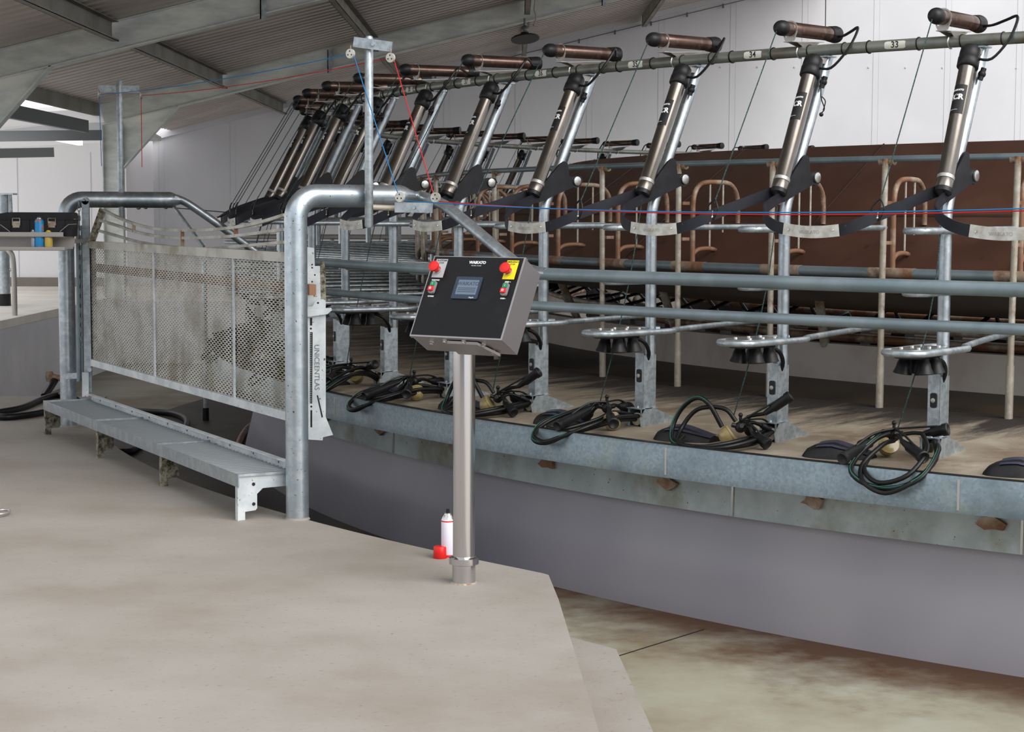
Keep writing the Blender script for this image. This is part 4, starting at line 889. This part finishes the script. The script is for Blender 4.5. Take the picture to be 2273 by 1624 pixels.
for i, a in enumerate((.035, fpos(214,1016), fpos(358,1079), sl-.03)):
    m = M(); q = lambda n, z: s_(a, n, z)
    prof = [(0,0),(.045,0),(.045,.045),(.105,.05),(.115,.06),(.115,.14),(.15,.17),(.36,.175),(.36,SH-.01),(0,SH-.01)]
    m.prism([q(n,z) for n, z in prof], sd*.004); m.bar(q(.0,0.), q(.0,SH-.03), .005, .04, sd)
    lg_ = obj('leg', m, GALV_FLECK if i == 3 else DUNG, step, sA)
    if i == 3:
        h = M()
        for n, z in ((.095,.195),(.095,.085)): h.lathe(q(n,z)+sd*.0045, sd, [(0,.010),(.0008,.010)], 12)
        obj('bolt_hole', h, INK, lg_, sA)
m = M()
for i in range(10): m.lathe(s_(.25+i*.42,.366,SH+.005), -sn, [(0,.007),(.002,.007)], 8)
obj('rivets', m, PURLIN_D, step, sA)

# ================================================================== CONSOLE
cbp = Vector((-.2167, 8.232, 0)); con = thing('control_console', cbp, 'stainless control console with black face on a round pillar', 'control console')
obj('pillar', M().lathe(cbp, (0,0,1), [(0,.0505),(.10,.0505),(.10,.0505),(1.20,.0505)], 40), INOX, con, cbp)
obj('base_sleeve', M().lathe(cbp, (0,0,1), [(0,.0535),(.003,.0535),(.088,.0535)], 40), INOX, con, cbp)
obj('clamp_ring', M().lathe(cbp, (0,0,1), [(.086,.058),(.090,.068),(.118,.068),(.122,.060),(.126,.052)], 40), INOX, con, cbp)
obj('base_seal', M().lathe(cbp, (0,0,1), [(0,.062),(.003,.060),(.006,.054)], 32), RUST_P, con, cbp)
yaw, tilt = -.55, .516; W_, H_, D_ = .487, .407, .154
rx = Vector((math.cos(yaw), math.sin(yaw), 0)); bk0 = Vector((-math.sin(yaw), math.cos(yaw), 0))
upv = Vector((0,0,1))*math.cos(tilt)+bk0*math.sin(tilt); bkv = bk0*math.cos(tilt)-Vector((0,0,1))*math.sin(tilt)
O = Vector((-.252, 8.02, 1.136)); TF = frame(O, rx, upv, -bkv)   # x right, y up the face, z out of the face; origin bottom centre of face
def face(m, x0, y0, x1, y1, z0, z1): return m.box((x0,y0,z0),(x1,y1,z1), TF)
en = obj('enclosure', face(M(), -W_/2+.004, .004, W_/2-.004, H_-.004, -D_, -.022), INOX_DARK, con, cbp)
m = M(); face(m, -W_/2, 0, W_/2, H_, -.018, 0); dr = obj('door', m, INOX_DARK, con, cbp)
obj('gasket', face(M(), -W_/2+.006, .006, W_/2-.006, H_-.006, -.022, -.018), BLACK, con, cbp)
fp = obj('face_panel', face(M(), -W_/2+.006, .008, W_/2-.010, H_-.004, 0, .0012), PANELB, con, cbp)
# mounting wedge and screws
obj('mounting_bracket', M().prism([TF @ Vector(p) for p in ((-.06,-.001,-.03),(.10,-.001,-.03),(.16,-.001,-.14),(-.06,-.001,-.14))], (0,0,-.012)), INOX_DARK, con, cbp)
for x, z in ((-.155,-.055),(.12,-.055),(-.07,-.03),(.03,-.03),(.13,-.125)):
    obj('screw', M().lathe(TF @ Vector((x,.004,z)), -upv, [(0,.012),(.004,.012),(.006,.009),(.014,.009),(.016,.006)], 12), CHROME, con, cbp)
# position on the face: fx from -W/2..W/2, fy from 0..H
def on(x, y, z=0.): return TF @ Vector((x, y, z))
def estop(x, y, lab, mt, lines, ink):
    lp = obj(lab, face(M(), x-.030+.004, y-.052, x+.035, y+.042, .0012, .0022), mt, con, cbp)
    m = M()
    for i, s in enumerate(lines): text_into(m, s, frame(on(x+.006, y+.034-i*.012, .0024), rx, upv, -bkv), .0105, .0002, bold=.0003)
    obj('lettering', m, ink, lp, cbp)
    b = obj('stop_button', M().lathe(on(x-.002,y-.015,.002), -bkv, [(0,.019),(.010,.019),(.010,.013),(.022,.013),(.024,.020),(.036,.026),(.044,.025),(.048,.018),(.049,.004)], 28, 0), RED, con, cbp)
    obj('button_collar', M().lathe(on(x-.002,y-.015,.001), -bkv, [(0,.0195),(.012,.0195)], 28), CHROME, b, cbp)
estop(-.197, .348, 'silver_tag', SILVERL, ('PLATFORM','STOP'), INK)
estop(.180, .348, 'yellow_tag', YELLOW, ('EMERGENCY','STOP'), INK)
def twobutton(x, y, top, bot):
    hb = obj('push_switch', M().prism([on(x+a, y+c, .0012) for a, c in rrect(.030,.062,.010,4)], -bkv*.012), GREYP, con, cbp)
    g = obj('green_button', M().prism([on(x+a, y+.015+c, .013) for a, c in rrect(.021,.021,.004)], -bkv*.005), GREENP, hb, cbp)
    r = obj('red_button', M().prism([on(x+a-.001, y-.011+c, .013) for a, c in rrect(.024,.022,.004)], -bkv*.010), RED2, hb, cbp)
    m = M(); text_into(m, 'I', frame(on(x,y+.015,.0184), rx, upv, -bkv), .014, .0002); obj('mark', m, WHITE_T, g, cbp)
    m = M(); text_into(m, 'O', frame(on(x-.001,y-.011,.0234), rx, upv, -bkv), .014, .0002, bold=.0006); obj('mark', m, WHITE_T, r, cbp)
    m = M(); text_into(m, top, frame(on(x,y+.040,.0014), rx, upv, -bkv), .0085, .0002, bold=.0003); text_into(m, bot, frame(on(x,y-.042,.0014), rx, upv, -bkv), .0085, .0002, bold=.0003); obj('lettering', m, WHITE_T, hb, cbp)
RED2 = mat('crimson_button', (206,30,44), .45)
twobutton(-.195, .243, 'FORWARD', 'REVERSE'); twobutton(.188, .243, 'SPEED +', 'SPEED -')
m = M(); text_into(m, 'WAIKATO', frame(on(.0,.388-.012,.0014), rx, upv, -bkv), .019, .0002, bold=.0007, spacing=.98); text_into(m, 'MILKING SYSTEMS', frame(on(-.002,.360,.0014), rx, upv, -bkv), .0055, .0002, spacing=1.2); obj('maker_lettering', m, WHITE_T, fp, cbp)
ts = obj('touch_screen', M().prism([on(-.013+a, .246+c, .0012) for a, c in rrect(.138,.110,.006)], -bkv*.006), SCREENB, con, cbp)
ld = obj('display', face(M(), -.065, .212, .043, .285, .0072, .0076), LCD, ts, cbp)
m = M(); text_into(m, 'WAIKATO', frame(on(-.011,.266,.0079), rx, upv, -bkv), .024, .0001, bold=.0007)
for i in range(3): m.box((-.058,.224+i*.009,.0077),(.036,.228+i*.009,.0079), TF)
obj('display_print', m, LCD_T, ld, cbp)
m = M(); text_into(m, 'Magelis', frame(on(.025,.198,.0074), rx, upv, -bkv), .009, .0001); obj('lettering', m, WHITE_T, ts, cbp)
m = M(); m.bar(on(.038+.2,.0,-.006), on(.038+.2,H_,-.006), .001, .001); 
# spray can and its cap behind the pillar
cp_ = Vector((-.312, 8.85, 0)); can = thing('spray_can', cp_, 'white and red aerosol can standing behind the console pillar', 'spray can')
obj('body', M().lathe(cp_, (0,0,1), [(0,.030),(.003,.0325),(.185,.0325),(.19,.031)], 24), CANW, can, cp_)
obj('band', M().lathe(cp_, (0,0,1), [(.003,.0328),(.016,.0328)], 24), RED, can, cp_); obj('band', M().lathe(cp_, (0,0,1), [(.178,.0328),(.184,.0328)], 24), RED, can, cp_)
obj('dome', M().lathe(cp_, (0,0,1), [(.19,.031),(.20,.027),(.21,.020),(.214,.017),(.22,.017)], 24), CHROME, can, cp_)
obj('nozzle', M().lathe(cp_, (0,0,1), [(.22,.009),(.238,.008),(.24,.005)], 12), BLACK, can, cp_)
cq = az(977,1238,0); tag(obj('can_lid', M().lathe(cq, (0,0,1), [(0,.032),(.002,.034),(.055,.032),(.058,.030)], 24), RED, None, cq), 'red plastic can lid lying beside the aerosol can', 'lid')

# ================================================================== LEFT SHELF
yl = 13.55
sh = thing('steel_shelf', at(80,540,yl), 'stainless shelf holding the toolbox at the left edge', 'shelf'); b = at(80,540,yl)
xl, xr = at(-160,540,yl).x, at(166,540,yl).x
def zz(v): return at(80, v, yl).z
m = M().box((xl,yl,zz(552)),(xr,yl+.004,zz(517))); obj('back_panel', m, SHELF, sh, b)
obj('upper_tray', M().box((xl,yl-.16,zz(524)-.002),(xr-.035,yl,zz(524))).box((xl,yl-.16,zz(525)),(xr-.045,yl-.156,zz(514.5))), SHELF, sh, b)
obj('lower_tray', M().box((xl,yl-.16,zz(554)-.002),(xr-.030,yl,zz(554))).box((xl,yl-.16,zz(555)),(xr-.035,yl-.156,zz(547))), SHELF, sh, b)
m = M()
for v in (523,550): m.box((xr-.012,yl-.001,zz(v)-.012),(xr-.007,yl,zz(v)+.01))
obj('slots', m, INK, sh.children[0], b)
obj('wall_arm', M().box((xl+.1,yl+.004,zz(540)),(xr-.01,LP.y-.05,zz(532))), SHELF, sh, b)
obj('wire_clip', M().tube([at(133,514,yl-.158), at(152,498,yl-.15), at(170,497,yl-.1)], .003, 6).tube([at(22,514,yl-.158), at(2,499,yl-.15), at(-6,498,yl-.1)], .003, 6), SHELF, sh, b)
ty = yl-.02; tb = thing('tool_box', at(86,514,ty), 'black plastic toolbox lying on the steel shelf', 'toolbox'); b = at(86,514,ty)
x0_, x1_ = at(4,500,ty).x, at(170,500,ty).x; zt, zm, z0b = zz(471), zz(486), zz(524)
m = M().prism([(x0_+.012,ty-.10,z0b),(x1_-.012,ty-.10,z0b),(x1_,ty-.10,zm),(x0_,ty-.10,zm)], (0,.16,0))
for x in (.08,.22,.36,.48): m.box((x0_+x,ty-.106,z0b+.01),(x0_+x+.012,ty-.10,zm-.004))
obj('base', m, PLAST, tb, b)
obj('lid', M().prism([(x0_,ty-.103,zm+.002),(x1_,ty-.103,zm+.002),(x1_-.004,ty-.103,zt-.008),(x1_-.02,ty-.103,zt),(x0_+.07,ty-.103,zt),(x0_+.012,ty-.103,zt-.010)], (0,.166,0)).box((x0_-.0,ty-.11,zm-.004),(x1_,ty-.103,zm+.004)), PLAST, tb, b)
for u in (36, 115):
    c = at(u,497,ty-.112); m = M().box((c.x-.024,ty-.118,c.z-.026),(c.x+.024,ty-.108,c.z+.020)).tube([Vector((c.x-.027,ty-.113,c.z-.01)), Vector((c.x-.027,ty-.113,c.z+.042)), Vector((c.x+.027,ty-.113,c.z+.042)), Vector((c.x+.027,ty-.113,c.z-.01))], .003, 6); obj('latch', m, RUST_P, tb, b)
def can_(u, r, v0, v1, mt, label, name, cap=None):
    c = at(u, v1, yl-.12); c.z = zz(554) if v1 > 530 else c.z; h = zz(v0)-c.z; t = thing(name, c, label, 'can'); obj('body', M().lathe(c, (0,0,1), [(0,r*.95),(.004,r),(h*.86,r),(h*.93,r*.7)], 18), mt, t, c)
    obj('top', M().lathe(c, (0,0,1), [(h*.93,r*.55),(h*.97,r*.5),(h,r*.2)], 12), cap or CHROME, t, c)
can_(88,.034,480,544,CANB,'blue and orange aerosol can on the shelf, before the toolbox','aerosol_can')
can_(74,.018,508,544,CANG,'small grey bottle left of the blue aerosol can','small_bottle')
can_(108,.030,510,544,CANY,'squat can with yellow label and yellow lid on the shelf','paint_tin',YELLOW)
# far yard furniture
b = at(10,677,22.8); b.z = .5; t = thing('yard_post', b, 'galvanised yard post with a black boot and top plate, far left', 'post')
px_ = b.x; obj('pole', M().tube([(px_,22.8,.5),(px_,22.8,1.88)], .075, 16), GALV_PIPE, t, b); obj('boot', M().lathe((px_,22.8,.5), (0,0,1), [(0,.08),(.15,.08)], 18), BLACK, t, b)
obj('top_plate', M().box((px_-.1,22.7,1.88),(px_+.16,22.9,1.90)).tube([(px_+.1,22.8,1.88),(px_+.11,22.8,1.5)], .02, 8), GALV, t, b)
for z in (.95, 1.35): obj('rail', M().tube([(px_-2.5,22.8,z),(px_+.12,22.8,z)], .02, 8), GALV, t, b)
b = az(33,706,.5); t = tag(obj('yard_hoop', M().tube(smooth([b, b+Vector((0,0,.4)), b+Vector((-.01,0,.66)), b+Vector((-.05,0,.74)), b+Vector((-.14,.02,.77)), b+Vector((-.8,.1,.77))], 4), .030, 12), SHELF, None, b), 'bent steel pipe hoop standing on the yard edge', 'pipe hoop')
# race fence beyond the platform
fy = 25.8; fb = Vector((-4.1,fy,.5)); rf = thing('race_fence', fb, 'long many-railed cattle race fence beyond the platform', 'fence')
for i in range(10):
    z = .58+i*.083; obj('rail', M().tube(smooth([(-4.15,fy+1.6,z),(-4.13,fy+.5,z),(-4.0,fy+.12,z),(-3.6,fy,z),(-2,fy,z),(-.75,fy,z)], 4), .020 if i < 9 else .03, 8), GALV if i % 3 else SHELF, rf, fb)
for x in (-3.3,-2.55,-1.8,-1.1,-.8): obj('post', M().tube([(x,fy+.06,.5),(x,fy+.06,1.35)], .03, 8), GALV, rf, fb)
fb = Vector((-3.5,fy+1.9,.5)); rf = thing('race_fence', fb, 'second cattle race fence behind the first, darker', 'fence')
for i in range(8):
    z = .62+i*.10; obj('rail', M().tube([(-4.2,fy+1.9,z),(1.6,fy+2.1,z)], .022, 8), GREY_PIPE, rf, fb)
for x in (-3.0,-1.9,-.6,.6): obj('post', M().tube([(x,fy+2.0,.5),(x,fy+2.0,1.5)], .035, 8), GREY_PIPE, rf, fb)
# loose pipe standing in the channel, seen beneath the gate
b = az(457,933,-.43); t = thing('channel_post', b, 'galvanised post with a black foot standing behind the gate', 'post')
obj('pole', M().tube([b, b+Vector((0,0,1.62))], .026, 12), GALV_PIPE, t, b); obj('boot', M().lathe(b, (0,0,1), [(0,.032),(.13,.032)], 14), BLACK, t, b)

# hoses on the floor, left
b = az(60,915,.02)
tag(obj('wash_hose', M().tube(smooth([az(-80,925,.02), az(0,915,.02), az(50,905,.02), az(95,886,.02), az(130,878,.02), az(165,885,.02), az(200,918,-.1), az(240,985,-.40), az(275,1003,-.40), az(305,992,-.40), az(330,960,-.40), az(395,962,-.40), az(415,935,-.40), az(385,918,-.40), az(310,912,-.40), az(240,905,-.40)], 6), .032, 12), BLACK_S, None, b), 'thick black wash hose looping off the floor edge under the step', 'hose')
tag(obj('wash_hose', M().tube(smooth([az(-80,912,.03), az(0,925,.03), az(60,921,.03), az(110,912,.03), az(160,905,.03)], 6), .028, 12), BLACK_S, None, az(0,925,.03)), 'black wash hose lying along the floor at the left edge', 'hose')
b = at(110,835,17.6); t = thing('hose_tap', b, 'rusty tap with black hose end by the low yard wall', 'tap')
obj('valve', M().lathe(b, (0,0,1), [(-.05,.03),(0,.045),(.05,.03)], 12).tube([b, b+Vector((.12,0,-.02))], .03, 8), RUST, t, b); obj('hose_end', M().tube([b+Vector((.05,0,-.04)), at(98,880,17.2)], .035, 10), BLACK_S, t, b)
b = az(2,1140,.01); rr_ = .045; m = M().tube([b+Vector((rr_*1.0*math.cos(a), rr_*1.7*math.sin(a), .01)) for a in [2*PI*i/20 for i in range(20)]], .008, 8, closed=True)
tag(obj('hose_ring', m, SHELF, None, b), 'pale plastic ring on the floor cut off by the left edge', 'ring')
# brown hose coming down the dark channel beneath the gate
b = az(540,985,-.4); tag(obj('drain_pipe', M().tube(smooth([az(585,925,-.41), az(550,950,-.41), az(530,985,-.41), az(528,1020,-.41)], 5), .03, 10), RUST, None, b), 'brown drain pipe curving across the channel floor', 'pipe')
# cable on the back wall
b = at(1825,230,28); tag(obj('hanging_cable', M().tube(smooth([at(1833,-20,24), at(1832,60,24)], 3), .006, 5), BLACK_S, None, at(1833,-20,24)), 'thin black cable hanging from the roof before the white wall', 'cable')
b = G(11.42,TH0-4.5+.3,2.2); a_ = at(1822,214,9.0); tag(obj('loose_plug', M().tube(smooth([at(1824,170,9.05), at(1822,214,9.05), at(1830,240,9.05), at(1824,250,9.05)], 4), .003, 5).tube(smooth([at(1824,214,9.05), at(1832,225,9.05), at(1827,245,9.05)], 4), .003, 5).ball(at(1823,254,9.05), .011, 8, 6), BLACK_S, None, a_), 'loose black cable with plug dangling beside the post right of sticker 34', 'cable')
